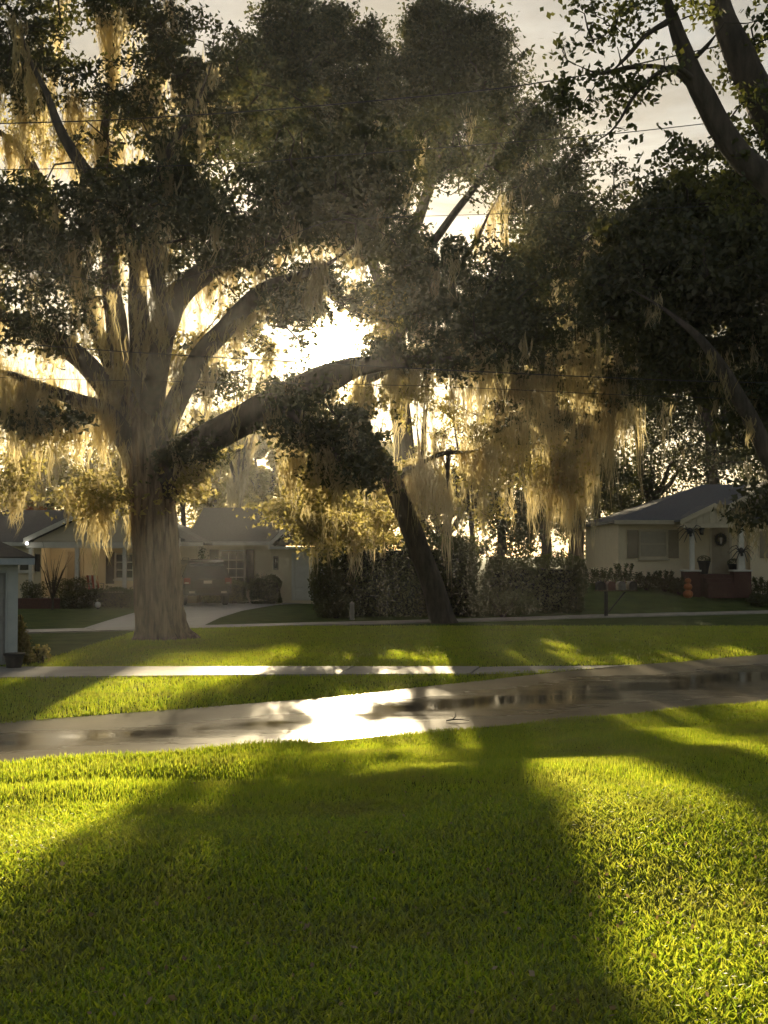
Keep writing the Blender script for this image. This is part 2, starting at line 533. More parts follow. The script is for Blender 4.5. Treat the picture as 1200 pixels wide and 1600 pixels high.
def tube_arrays(pts, rad, n=8, mod=None):
    m = len(pts)
    tang = np.gradient(pts, axis=0)
    tang /= np.linalg.norm(tang, axis=1)[:, None] + 1e-9
    ref = np.array([1.0, 0, 0]) if abs(tang[0][0]) < 0.8 else np.array([0, 1.0, 0])
    u = np.zeros_like(pts)
    cur = ref - tang[0] * ref.dot(tang[0])
    cur /= np.linalg.norm(cur)
    for i in range(m):
        cur = cur - tang[i] * cur.dot(tang[i])
        cur /= np.linalg.norm(cur) + 1e-9
        u[i] = cur
    w = np.cross(tang, u)
    a = np.linspace(0, 2 * np.pi, n, endpoint=False)
    rr = rad[:, None] * np.ones((1, n))
    if mod is not None:
        rr = rr * mod(np.arange(m)[:, None] / max(1, m - 1), a[None, :], pts)
    v = pts[:, None, :] + rr[..., None] * (np.cos(a)[None, :, None] * u[:, None, :] + np.sin(a)[None, :, None] * w[:, None, :])
    v = v.reshape(-1, 3)
    i = np.arange(m - 1)[:, None] * n
    k = np.arange(n)[None, :]
    k2 = (k + 1) % n
    f = np.stack([i + k, i + k2, i + n + k2, i + n + k], -1).reshape(-1, 4)
    return v, f


def many_tubes(lines, n=4):
    """lines: list of (pts, radii) all of the same length -> one arrays pair"""
    V, Fc, c = [], [], 0
    for p, r in lines:
        v, f = tube_arrays(p, r, n)
        V.append(v)
        Fc.append(f + c)
        c += len(v)
    return np.vstack(V), np.vstack(Fc)


# ---------------------------------------------------------------- the lie of the land
YN_X = [-60, -14, -4.2, -0.8, 2.2, 6, 12, 30, 80]
YN_Y = [-6, 9.6, 13.9, 15.6, 17.5, 20.0, 24.0, 37.0, 75.0]
YF_X = [-60, -14, -5.2, -1.0, 3.8, 8.8, 14, 30, 80]
YF_Y = [2, 13.4, 17.4, 20.4, 25.3, 29.3, 33.0, 46.0, 84.0]


def sstep(a, b, x):
    t = np.clip((x - a) / (b - a), 0, 1)
    return t * t * (3 - 2 * t)


def ysw(X):                       # far sidewalk centre line
    return 37.4 + (X + 10.7) * (12.1 / 25.6)


def ground(X, Y):
    X = np.asarray(X, float)
    Y = np.asarray(Y, float)
    t = np.interp(X, YN_X, YN_Y) - Y          # metres on the near side of the road
    z = 0.62 * sstep(0.3, 9.0, t)
    left = 1 - sstep(-2.6, -0.6, X)
    z = z - left * 0.34 * np.exp(-((t - 2.6) / 0.9) ** 2) + left * 0.12 * np.exp(-((t - 4.3) / 0.7) ** 2)
    near = sstep(0.3, 2.0, t)
    z = z + near * 0.025 * (np.sin(X * 1.7 + Y * 0.6) + np.sin(Y * 1.9 - X * 0.5))
    t2 = Y - ysw(X) - 1.2
    z = z + 0.85 * sstep(0.0, 6.5, t2) * sstep(3.0, 8.0, X)
    tf = Y - np.interp(X, YF_X, YF_Y)
    z = z + 0.03 * sstep(0.2, 1.5, tf)
    z = z - 0.03 * sstep(0.3, 1.2, t2 + 3.0) * (1 - sstep(3.0, 8.0, X))
    return z


def gz(x, y):
    return float(ground(x, y))


def ground_sheet():
    xs = np.unique(np.concatenate([np.linspace(-400, -40, 12), np.arange(-40, -12, 1.0), np.arange(-12, 14, 0.25), np.arange(14, 45, 1.0), np.linspace(45, 400, 12)]))
    ys = np.unique(np.concatenate([np.linspace(-60, 2, 6), np.arange(2, 34, 0.25), np.arange(34, 66, 0.7), np.linspace(66, 500, 20)]))
    X, Y = np.meshgrid(xs, ys)
    Z = ground(X, Y)
    v = np.stack([X, Y, Z], -1).reshape(-1, 3)
    nx = len(xs)
    i = (np.arange(len(ys) - 1)[:, None] * nx + np.arange(nx - 1)[None, :]).ravel()
    f = np.stack([i, i + 1, i + nx + 1, i + nx], -1)
    o = np_mesh('lawn_ground', v, f, M['ground'], smooth=True)
    tag(o, kind='structure')


ground_sheet()


def ribbon_sheet(name, near_pts, far_pts, material, lift, nseg=90, nv=10, parent=None, kind='structure'):
    """sheet between two polylines (x,y rows with equal counts); uv u along, v across"""
    near = np.array(near_pts, float)
    far = np.array(far_pts, float)
    s = np.linspace(0, 1, len(near))
    u = np.linspace(0, 1, nseg)
    A = np.stack([np.interp(u, s, near[:, k]) for k in (0, 1)], -1)
    B = np.stack([np.interp(u, s, far[:, k]) for k in (0, 1)], -1)
    vv = np.linspace(0, 1, nv)
    pts = A[:, None, :] * (1 - vv)[None, :, None] + B[:, None, :] * vv[None, :, None]
    z = ground(pts[..., 0], pts[..., 1]) + lift
    V = np.concatenate([pts, z[..., None]], -1).reshape(-1, 3)
    i = (np.arange(nseg - 1)[:, None] * nv + np.arange(nv - 1)[None, :]).ravel()
    f = np.stack([i, i + nv, i + nv + 1, i + 1], -1)
    o = np_mesh(name, V, f, material, parent, smooth=True)
    uvl = o.data.uv_layers.new(name='UVMap')
    UU = np.stack(np.meshgrid(u, vv, indexing='ij'), -1).reshape(-1, 2)
    uvl.data.foreach_set('uv', UU[f.ravel()].astype(np.float32).ravel())
    if kind:
        o['kind'] = kind
    return o


xs_ = np.linspace(-40, 60, 60)
ribbon_sheet('road', np.stack([xs_, np.interp(xs_, YN_X, YN_Y)], -1), np.stack([xs_, np.interp(xs_, YF_X, YF_Y)], -1), M['road'], 0.012, 300, 14)


def slab_path(name, a0, a1, b0, b1, n, material, lift, gap=0.02, thick=0.05):
    """a paved strip of separate slabs: near edge a0->a1, far edge b0->b1 (x,y)"""
    root = empty(name, (0, 0, 0))
    tag(root, kind='structure')
    a0, a1, b0, b1 = map(np.array, (a0, a1, b0, b1))
    ln = np.linalg.norm(a1 - a0)
    e = gap / ln / 2
    for k in range(n):
        t0, t1 = k / n + e, (k + 1) / n - e
        q = [a0 + (a1 - a0) * t0, a0 + (a1 - a0) * t1, b0 + (b1 - b0) * t1, b0 + (b1 - b0) * t0]
        dz = random.uniform(-0.004, 0.004)
        top = [(p[0], p[1], gz(p[0], p[1]) + lift + dz) for p in q]
        bot = [(p[0], p[1], p[2] - thick) for p in top]
        mb = MB().add(top + bot, [(0, 1, 2, 3), (7, 6, 5, 4), (0, 4, 5, 1), (1, 5, 6, 2), (2, 6, 7, 3), (3, 7, 4, 0)])
        mb.build('paving_slab', material, root)
    return root


# far sidewalk, garage driveway, house driveway
def sw(x, off):
    return (x - off * 0.42, ysw(x) + off * 0.9)


slab_path('sidewalk', sw(-22, -0.75), sw(34, -0.75), sw(-22, 0.75), sw(34, 0.75), 38, M['concrete'], 0.045)
slab_path('garage_driveway', (-15.5, 22.4), (1.6, 24.05), (-15.5, 25.3), (1.9, 25.5), 7, M['concrete'], 0.04)
ribbon_sheet('driveway_apron', [(1.62, 24.05), (3.2, 24.7), (5.0, 26.2)], [(1.92, 25.5), (3.6, 25.9), (5.2, 26.35)], M['concrete'], 0.022, 20, 5)
drv = [(320, 978), (345, 966), (380, 955), (430, 946.5), (503, 941)]
drl = [(128, 984), (165, 972), (205, 960), (262, 946), (330, 937.5)]


def gp(px, py):
    D = F * CAMZ / (py - 865)
    return ((px - 600) / F * D, D)


ribbon_sheet('house_driveway', [gp(*q) for q in drv], [gp(*q) for q in drl], M['paving'], 0.035, 40, 8)


# ---------------------------------------------------------------- light gaps
# sunny places on the ground (photo pixels); foliage standing between them and the sun is thinned out
LIT = [
    [(-200, 1190), (250, 1180), (225, 1255), (150, 1292), (60, 1340), (0, 1400), (-250, 1450)],
    [(1270, 1640), (1040, 1640), (985, 1500), (925, 1370), (888, 1285), (915, 1235), (1020, 1282), (1120, 1337), (1270, 1395)],
    [(940, 1115), (1010, 1165), (1100, 1225), (1260, 1300), (1260, 1215), (1140, 1150), (1060, 1105)],
    [(-100, 1140), (20, 1125), (120, 1070), (640, 1058), (930, 1042), (880, 1052), (640, 1075), (420, 1092), (170, 1112)],
    [(190, 1046), (432, 1044), (425, 1062), (180, 1070)],
    [(585, 1043), (715, 1042), (712, 1060), (575, 1062)],
    [(215, 1036), (228, 1027), (415, 1026), (440, 1012), (470, 1010), (460, 1034)],
    [(590, 1034), (600, 1018), (640, 1010), (690, 1014), (705, 1036)],
    [(715, 1030), (720, 1004), (800, 1012), (850, 1000), (905, 1012), (830, 1036)],
    [(40, 1044), (60, 1034), (130, 1028), (130, 1040)],
    [(-60, 1064), (60, 1048), (100, 1050), (60, 1066)],
    [(425, 1103), (645, 1068), (640, 1094), (565, 1112), (560, 1168), (490, 1172), (490, 1115)],
    [(660, 1085), (900, 1050), (1180, 1010), (1180, 1040), (900, 1085), (690, 1120)],
    [(-80, 1150), (120, 1122), (300, 1108), (300, 1140), (-80, 1180)],
]
for _k in (0,):
    _c = np.mean(LIT[_k], axis=0)
    LIT[_k] = [tuple(_c + (np.array(q) - _c) * 1.06) for q in LIT[_k]]
LIT_K = [0, 0, 1.5, 6, 3, 3, 14, 5, 5, 4, 4, 2, 5, 7]     # how much foliage stays in each, times the base share
# holes in the canopy (photo pixels): x, y, radius
HOLES = [(525, 548, 34), (514, 525, 22), (545, 522, 24), (440, 527, 22), (410, 722, 12), (585, 590, 18), (600, 660, 20),
         (700, 335, 24), (735, 350, 18), (685, 365, 14), (720, 318, 14), (300, 500, 16), (120, 600, 22), (100, 590, 14), (205, 240, 16),
         (195, 215, 12), (310, 80, 16), (318, 60, 12), (260, 140, 12), (920, 370, 9), (395, 560, 12),
         (270, 480, 12), (1095, 640, 8), (640, 640, 14), (690, 610, 12)]


# places where hanging moss and leaves catch the sun: photo x, y, distance, radius in metres; the way from there to the sun is kept thin
BEAMS = [(1017, 690, 42, 0.7), (850, 770, 44, 1.1), (900, 760, 45, 0.8), (700, 700, 43, 1.3), (740, 620, 43, 1.0), (430, 740, 34, 1.2), (320, 780, 33, 0.9), (190, 820, 33, 0.9), (110, 640, 33, 1.6), (40, 660, 33, 1.2),
         (60, 180, 36, 1.6), (235, 130, 37, 1.7), (150, 240, 37, 1.2), (540, 770, 35, 1.2), (590, 790, 42, 1.2), (650, 640, 44, 1.0), (470, 480, 36, 1.2), (600, 500, 36, 1.0), (320, 520, 36, 1.2), (700, 340, 44, 1.4), (160, 770, 33, 0.9)]


def in_poly(p, poly):
    x, y = p[:, 0], p[:, 1]
    c = np.zeros(len(p), bool)
    n = len(poly)
    for i in range(n):
        x0, y0 = poly[i]
        x1, y1 = poly[(i + 1) % n]
        if y0 == y1:
            continue
        k = ((y0 > y) != (y1 > y)) & (x < (x1 - x0) * (y - y0) / (y1 - y0) + x0)
        c ^= k
    return c


def keep_mask(pts, lit_keep=0.006, hole_keep=0.05, jitter=0.0):
    pts = np.asarray(pts, float)
    z0 = np.zeros(len(pts))
    for _ in range(3):
        t = (pts[:, 2] - z0) / SUNDIR[2]
        Q = pts - SUNDIR[None, :] * t[:, None]
        z0 = ground(Q[:, 0], np.clip(Q[:, 1], 2, 200))
    ok = Q[:, 1] > 3.5
    Q[:, 2] = z0
    px = to_px(np.where(ok[:, None], Q, np.array([0, 10.0, 0.0])))
    pr = np.ones(len(pts))
    for poly, kk in zip(LIT, LIT_K):
        pr = np.where(in_poly(px, poly) & ok, np.minimum(pr, min(1.0, lit_keep * kk)), pr)
    ip = to_px(pts)
    for (hx, hy, hr) in HOLES:
        th = np.arctan2(ip[:, 1] - hy, ip[:, 0] - hx)
        d = np.hypot(ip[:, 0] - hx, ip[:, 1] - hy) / hr * (1 + 0.3 * np.sin(3 * th + hx) + 0.25 * np.sin(7 * th + hy) + 0.2 * np.sin(11 * th + hx * 2))
        pr = np.minimum(pr, np.clip(hole_keep + (d - 0.75) * 2.0, hole_keep, 1))
    for (bx_, by_, bD, br) in BEAMS:
        rel = pts - P(bx_, by_, bD)
        al_ = rel @ SUNDIR
        dist = np.linalg.norm(rel - al_[:, None] * SUNDIR, axis=1)
        pr = np.where((al_ > 1.3) & (dist < br * (0.8 + 0.4 * np.sin(rel[:, 0] * 3.0 + rel[:, 2] * 2.3))), np.minimum(pr, 0.12), pr)
    return rng.random(len(pts)) < pr


# ---------------------------------------------------------------- foliage, moss, trees
def leaf_tris(c, size, aspect=0.5, droop=0.3):
    n = len(c)
    a = rng.normal(size=(n, 3))
    a[:, 2] -= droop
    a /= np.linalg.norm(a, axis=1)[:, None]
    b = np.cross(a, rng.normal(size=(n, 3)))
    b /= np.linalg.norm(b, axis=1)[:, None] + 1e-9
    s = size * rng.uniform(0.55, 1.45, n)
    h = (s * 0.55)[:, None]
    w = (s * 0.62 * aspect)[:, None]
    v = np.stack([c - a * h * 0.8 + b * w, c + a * h, c - a * h * 0.6 - b * w], 1).reshape(-1, 3)
    return v, np.arange(3 * n).reshape(-1, 3)


def leaf_quads(c, size, aspect=0.5, droop=0.3):
    n = len(c)
    a = rng.normal(size=(n, 3))
    a[:, 2] -= droop
    a /= np.linalg.norm(a, axis=1)[:, None]
    b = np.cross(a, rng.normal(size=(n, 3)))
    b /= np.linalg.norm(b, axis=1)[:, None] + 1e-9
    s = size * rng.uniform(0.7, 1.3, n)
    h = (s * 0.5)[:, None]
    w = (s * 0.5 * aspect)[:, None]
    v = np.stack([c - a * h, c - a * h * 0.1 + b * w, c + a * h, c - a * h * 0.1 - b * w], 1).reshape(-1, 3)
    f = np.arange(4 * n).reshape(-1, 4)
    return v, f


LEAFY = 0.85


def clumps_in(lobes):
    """lobes: (px, py, rx_px, ry_px, D, rD, n)"""
    out_ = []
    for (px, py, rx, ry, D, rD, n) in lobes:
        n = int(n * LEAFY)
        d = rng.normal(size=(n, 3))
        d /= np.linalg.norm(d, axis=1)[:, None]
        r = rng.random(n) ** 0.42
        d *= r[:, None]
        c = P(px, py, D)
        ppm = F / D
        out_.append(c + d * np.array([rx / ppm, rD, ry / ppm]))
    return np.vstack(out_)


def leaves_for(cl, per, spread, size, aspect=0.5, quads=False, lit_keep=0.006, hole_keep=0.05):
    n = len(cl)
    cnt = rng.poisson(per, n)
    idx = np.repeat(np.arange(n), cnt)
    sp = spread * rng.uniform(0.6, 1.35, n)
    off = rng.normal(size=(len(idx), 3))
    off /= np.linalg.norm(off, axis=1)[:, None]
    off *= (rng.random(len(idx)) ** 0.5 * 1.75 * sp[idx])[:, None]
    az = rng.uniform(0, np.pi, n)[idx]                   # each clump is a flat spray, longer one way
    tl = rng.normal(size=n)[idx] * 0.35
    ca, sa = np.cos(az), np.sin(az)
    lx, ly, lz = off[:, 0] * 1.45, off[:, 1] * 0.85, off[:, 2] * 0.5
    off = np.stack([lx * ca - ly * sa, lx * sa + ly * ca, lz + lx * tl], -1)
    c = cl[idx] + off
    c = c[keep_mask(c, lit_keep, hole_keep)]
    c = c[c[:, 2] > ground(c[:, 0], c[:, 1]) + 0.3]
    return (leaf_quads if quads else leaf_tris)(c, size, aspect)


def twigs_for(cl, nodes, r0=0.035, sag=0.12):
    d = np.min(np.linalg.norm(cl[:, None, :] - nodes[None, ::2, :], axis=2), axis=1)
    order = np.argsort(d)
    cap = np.zeros((len(nodes) + len(cl), 3))
    cap[:len(nodes)] = nodes
    m = len(nodes)
    lines = []
    ts = np.array([0, 0.33, 0.66, 1.0])
    for i in order:
        c = cl[i]
        dd = np.linalg.norm(cap[:m] - c, axis=1)
        j = int(np.argmin(dd))
        p0 = cap[j]
        ln = dd[j]
        if ln > 0.05:
            pts = p0[None, :] * (1 - ts)[:, None] + c[None, :] * ts[:, None]
            pts[1:3] += rng.normal(size=(2, 3)) * 0.09 * ln
            pts[1:3, 2] += sag * ln * 0.5
            ra = min(r0 * (0.45 + 0.4 * ln), 0.13)
            lines.append((pts, np.linspace(ra, ra * 0.4, 4)))
        cap[m] = c
        m += 1
    return many_tubes(lines, 4)


def moss_mesh(tops, Ls, nstr, w0=0.03, width=0.13, lit_keep=0.05, hole_keep=0.12):
    tops = np.asarray(tops, float)
    Ls = np.asarray(Ls, float)
    k = keep_mask(tops - np.array([0, 0, 1.0]) * Ls[:, None] * 0.5, lit_keep, hole_keep)
    tops, Ls = tops[k], Ls[k]
    n = len(tops)
    cnt = rng.poisson(nstr, n) + 3
    idx = np.repeat(np.arange(n), cnt)
    m = len(idx)
    Lb = Ls[idx]
    q = rng.random(m)
    Lst = Lb * (0.25 + 0.75 * q ** 1.3)
    dn = np.array([0, 0, 1.0])
    kk = keep_mask(tops[idx] - dn * Lst[:, None] * 0.65, 0.07, 0.25) & keep_mask(tops[idx] - dn * Lst[:, None], 0.25, 0.5) & keep_mask(tops[idx] - dn * Lst[:, None] * .25, 0.25, 0.5)
    idx, Lb, Lst = idx[kk], Lb[kk], Lst[kk]
    m = len(idx)
    o0 = rng.normal(size=(m, 2)) * (width * Lb ** 0.6 * 1.0)[:, None] * (1.15 - 0.75 * (Lst / Lb))[:, None]
    ph = rng.uniform(0, 6.28, (m, 2))
    T = np.linspace(0, 1, 5)
    amp = 0.075
    sway = rng.normal(size=(n, 2)) * 0.05
    x = tops[idx, 0][:, None] + o0[:, 0:1] * (1 - 0.55 * T) + amp * np.sin(ph[:, 0:1] + T * 9 * Lst[:, None]) * (0.3 + T) + sway[idx, 0:1] * Lb[:, None] * T
    y = tops[idx, 1][:, None] + o0[:, 1:2] * (1 - 0.55 * T) + amp * np.sin(ph[:, 1:2] + T * 8 * Lst[:, None]) * (0.3 + T)
    z = tops[idx, 2][:, None] - Lst[:, None] * T + (0.3 * rng.random((m, 1)) - 0.22 * rng.random((m, 1))) * (1 - T) * np.minimum(Lb, 1.6)[:, None]
    wd = w0 * rng.uniform(0.5, 1.5, m)[:, None] * np.array([0.25, 0.9, 1.0, 0.75, 0.12])[None, :] * (1 + 0.5 * np.sin(ph[:, 1:2] * 3 + T * 17))
    al = rng.uniform(0, np.pi, m)[:, None] + T * rng.normal(size=(m, 1)) * 1.5
    ex, ey = np.cos(al) * wd, np.sin(al) * wd
    A = np.stack([x - ex, y - ey, z], -1)
    B = np.stack([x + ex, y + ey, z], -1)
    V = np.stack([A, B], 2).reshape(-1, 3)          # m, 6, 2
    base = (np.arange(m) * 10)[:, None] + (np.arange(4) * 2)[None, :]
    base = base.ravel()
    f = np.stack([base, base + 1, base + 3, base + 2], -1)
    gl = ground(V[:, 0], V[:, 1]) + 0.25
    V[:, 2] = np.maximum(V[:, 2], gl)
    return V, f


def limb_pts(ctrl, D, per=6):
    rows = []
    for c in ctrl:
        px, py, r = c[0], c[1], c[2]
        dD = c[3] if len(c) > 3 else 0.0
        p = P(px, py, D + dD)
        rows.append([p[0], p[1], p[2], r])
    a = catmull(rows, per)
    return a[:, :3], np.maximum(a[:, 3], 0.02)


def wobble(pts, amp, freq=0.7):
    q = pts.copy()
    for i in range(len(q)):
        v = mnoise.noise_vector(Vector(pts[i]) * freq)
        k = min(1.0, i / 6.0)
        q[i] += np.array(v) * amp * k
    return q


def make_tree(name, label, D, base_px, trunk, limbs, lobes, leaf, moss, twig_r=0.035, bark='bark', leafmat='oak_leaf', group=None,
              trunk_sides=20, cat='tree', wob=0.22, extra_moss=None, extra_limb_moss=0.6, gaps=-0.22, low_lobes=None, low_leaf=(48, 0.34, 0.12, 0.6)):
    bx = P(base_px[0], base_px[1], D)
    bx[2] = gz(bx[0], bx[1]) - 0.1
    root = empty(name, bx, label, cat, group)
    nodes = []
    tp, tr = limb_pts(trunk, D, 8)
    tp[0, 2] = min(tp[0, 2], bx[2])
    zb = bx[2]

    def mod(t, a, pts):
        z = (pts[:, 2] - zb)[:, None]
        ridge = 0.030 * np.sin(a * 11 + z * 0.7 + 1.3 * np.sin(z * 1.1)) + 0.022 * np.sin(a * 19 - z * 1.1 + np.sin(a * 3)) + 0.03 * np.sin(a * 5 + z * 0.45)
        flare = 0.22 * np.exp(-z / 0.55) * (np.sin(a * 5 + 0.7) * 0.6 + 0.5 * np.sin(a * 3 + 2)) 
        return 1 + ridge + flare
    if trunk_sides >= 100:
        tp, tr = limb_pts(trunk, D, 26)
        tp[0, 2] = min(tp[0, 2], bx[2])
    v, f = tube_arrays(tp, tr, trunk_sides, mod)
    if trunk_sides >= 100:
        ax = np.repeat(tp, trunk_sides, axis=0)
        rd = v - ax
        rl = np.linalg.norm(rd, axis=1)[:, None]
        dsp = np.array([1 - abs(mnoise.noise(Vector((q[0] * 7.0 + 0.35 * q[2], q[1] * 7.0, q[2] * 0.75)))) * 2.2 + 0.35 * mnoise.noise(Vector((q[0] * 16, q[1] * 16, q[2] * 2.6))) for q in v])
        v = v + rd / rl * (np.clip(dsp, 0, 1.3)[:, None] - 0.7) * 0.085
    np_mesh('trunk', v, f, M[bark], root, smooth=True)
    nodes.append(tp[len(tp) // 2:])
    moss_tops = []
    for lb in limbs:
        p, r = limb_pts(lb, D, 7)
        p = wobble(p, wob * 0.5)
        r = r * np.interp(np.linspace(0, 1, len(r)), [0, 0.6, 1.0], [1, 1, 0.2])
        sides = 14 if r.max() > 0.2 else 8

        def mod2(t, a, pts):
            s = np.arange(len(pts))[:, None]
            return 1 + 0.06 * np.sin(a * 3 + s * 0.11) + 0.05 * np.sin(a * 5 - s * 0.17) + 0.03 * np.sin(s * 0.9 + a)
        v, f = tube_arrays(p, r, sides, mod2)
        np_mesh('limb', v, f, M['bark_dark'], root, smooth=True)  # canopy shade on the limbs put into the colour, with their dark fern
        nodes.append(p[3:])
        moss_tops.append(np.hstack([p[4:], r[4:, None]]))
    nodes = np.vstack(nodes)
    cl = clumps_in(lobes)
    gap_n = np.array([mnoise.noise(Vector(q) * 0.42) + 0.5 * mnoise.noise(Vector(q) * 1.1) for q in cl])
    cl = cl[gap_n > gaps]
    cl = cl[keep_mask(cl, 0.05, 0.25)]
    cl = cl[cl[:, 2] > ground(cl[:, 0], cl[:, 1]) + 0.6]
    if twig_r:
        v, f = twigs_for(cl, nodes, twig_r)
        np_mesh('twigs', v, f, M['twig'], root, smooth=True, kind='stuff')
    v, f = leaves_for(cl, *leaf)
    np_mesh('crown', v, f, M[leafmat], root, kind='stuff')
    if low_lobes:
        c2 = clumps_in(low_lobes)
        c2 = c2[keep_mask(c2, 0.3, 0.2)]
        v, f = twigs_for(c2, nodes, twig_r * 0.7)
        np_mesh('twigs', v, f, M['twig'], root, smooth=True, kind='stuff')
        v, f = leaves_for(c2, *low_leaf, False, 0.12, 0.08)
        np_mesh('hanging_foliage', v, f, M['backlit_leaf'], root, kind='stuff')  # lower sprays take the brighter copy, their glow put into the colour
        cl = np.vstack([cl, c2])
    tops, Ls = [], []
    if moss:
        frac, lmin, lmax, nstr, w0 = moss
        sel = cl[rng.random(len(cl)) < frac]
        if len(sel):
            tops.append(sel)
            Ls.append(rng.uniform(lmin, lmax, len(sel)) * rng.uniform(0.5, 1.0, len(sel)))
        if moss_tops and extra_limb_moss > 0:
            mt = np.vstack(moss_tops)
            rep = 3
            mt = np.repeat(mt, rep, 0)
            mt = mt[rng.random(len(mt)) < extra_limb_moss]
            tp_ = mt[:, :3] + rng.normal(size=(len(mt), 3)) * (mt[:, 3:4] * 0.7 + 0.08)
            tp_[:, 2] -= mt[:, 3] * 0.5
            tops.append(tp_)
            Ls.append(rng.uniform(lmin * 0.6, lmax, len(tp_)) * rng.random(len(tp_)) ** 0.8 + 0.25)
    if extra_moss:
        hang = np.vstack([nodes, cl])
        for (px0, px1, py, jit, dd0, dd1, n, l0, l1) in extra_moss:
            for _ in range(n):
                p_ = P(rng.uniform(px0, px1), py + rng.normal() * jit, D + rng.uniform(dd0, dd1))
                dd_ = np.linalg.norm(hang - p_, axis=1)
                j_ = int(rng.choice(np.argsort(dd_)[:9]))
                if dd_[j_] < 2.2:                      # moss hangs from the nearest branch or twig
                    tops.append((hang[j_] + rng.normal(size=3) * np.array([0.28, 0.28, 0.1]))[None, :])
                    Ls.append(np.array([rng.uniform(l0, l1)]))
    if tops:
        tops = np.vstack(tops)
        Ls = np.concatenate(Ls)
        v, f = moss_mesh(tops, Ls, moss[3], moss[4])
        np_mesh('hanging_moss', v, f, M['moss'], root, kind='stuff')
    return root


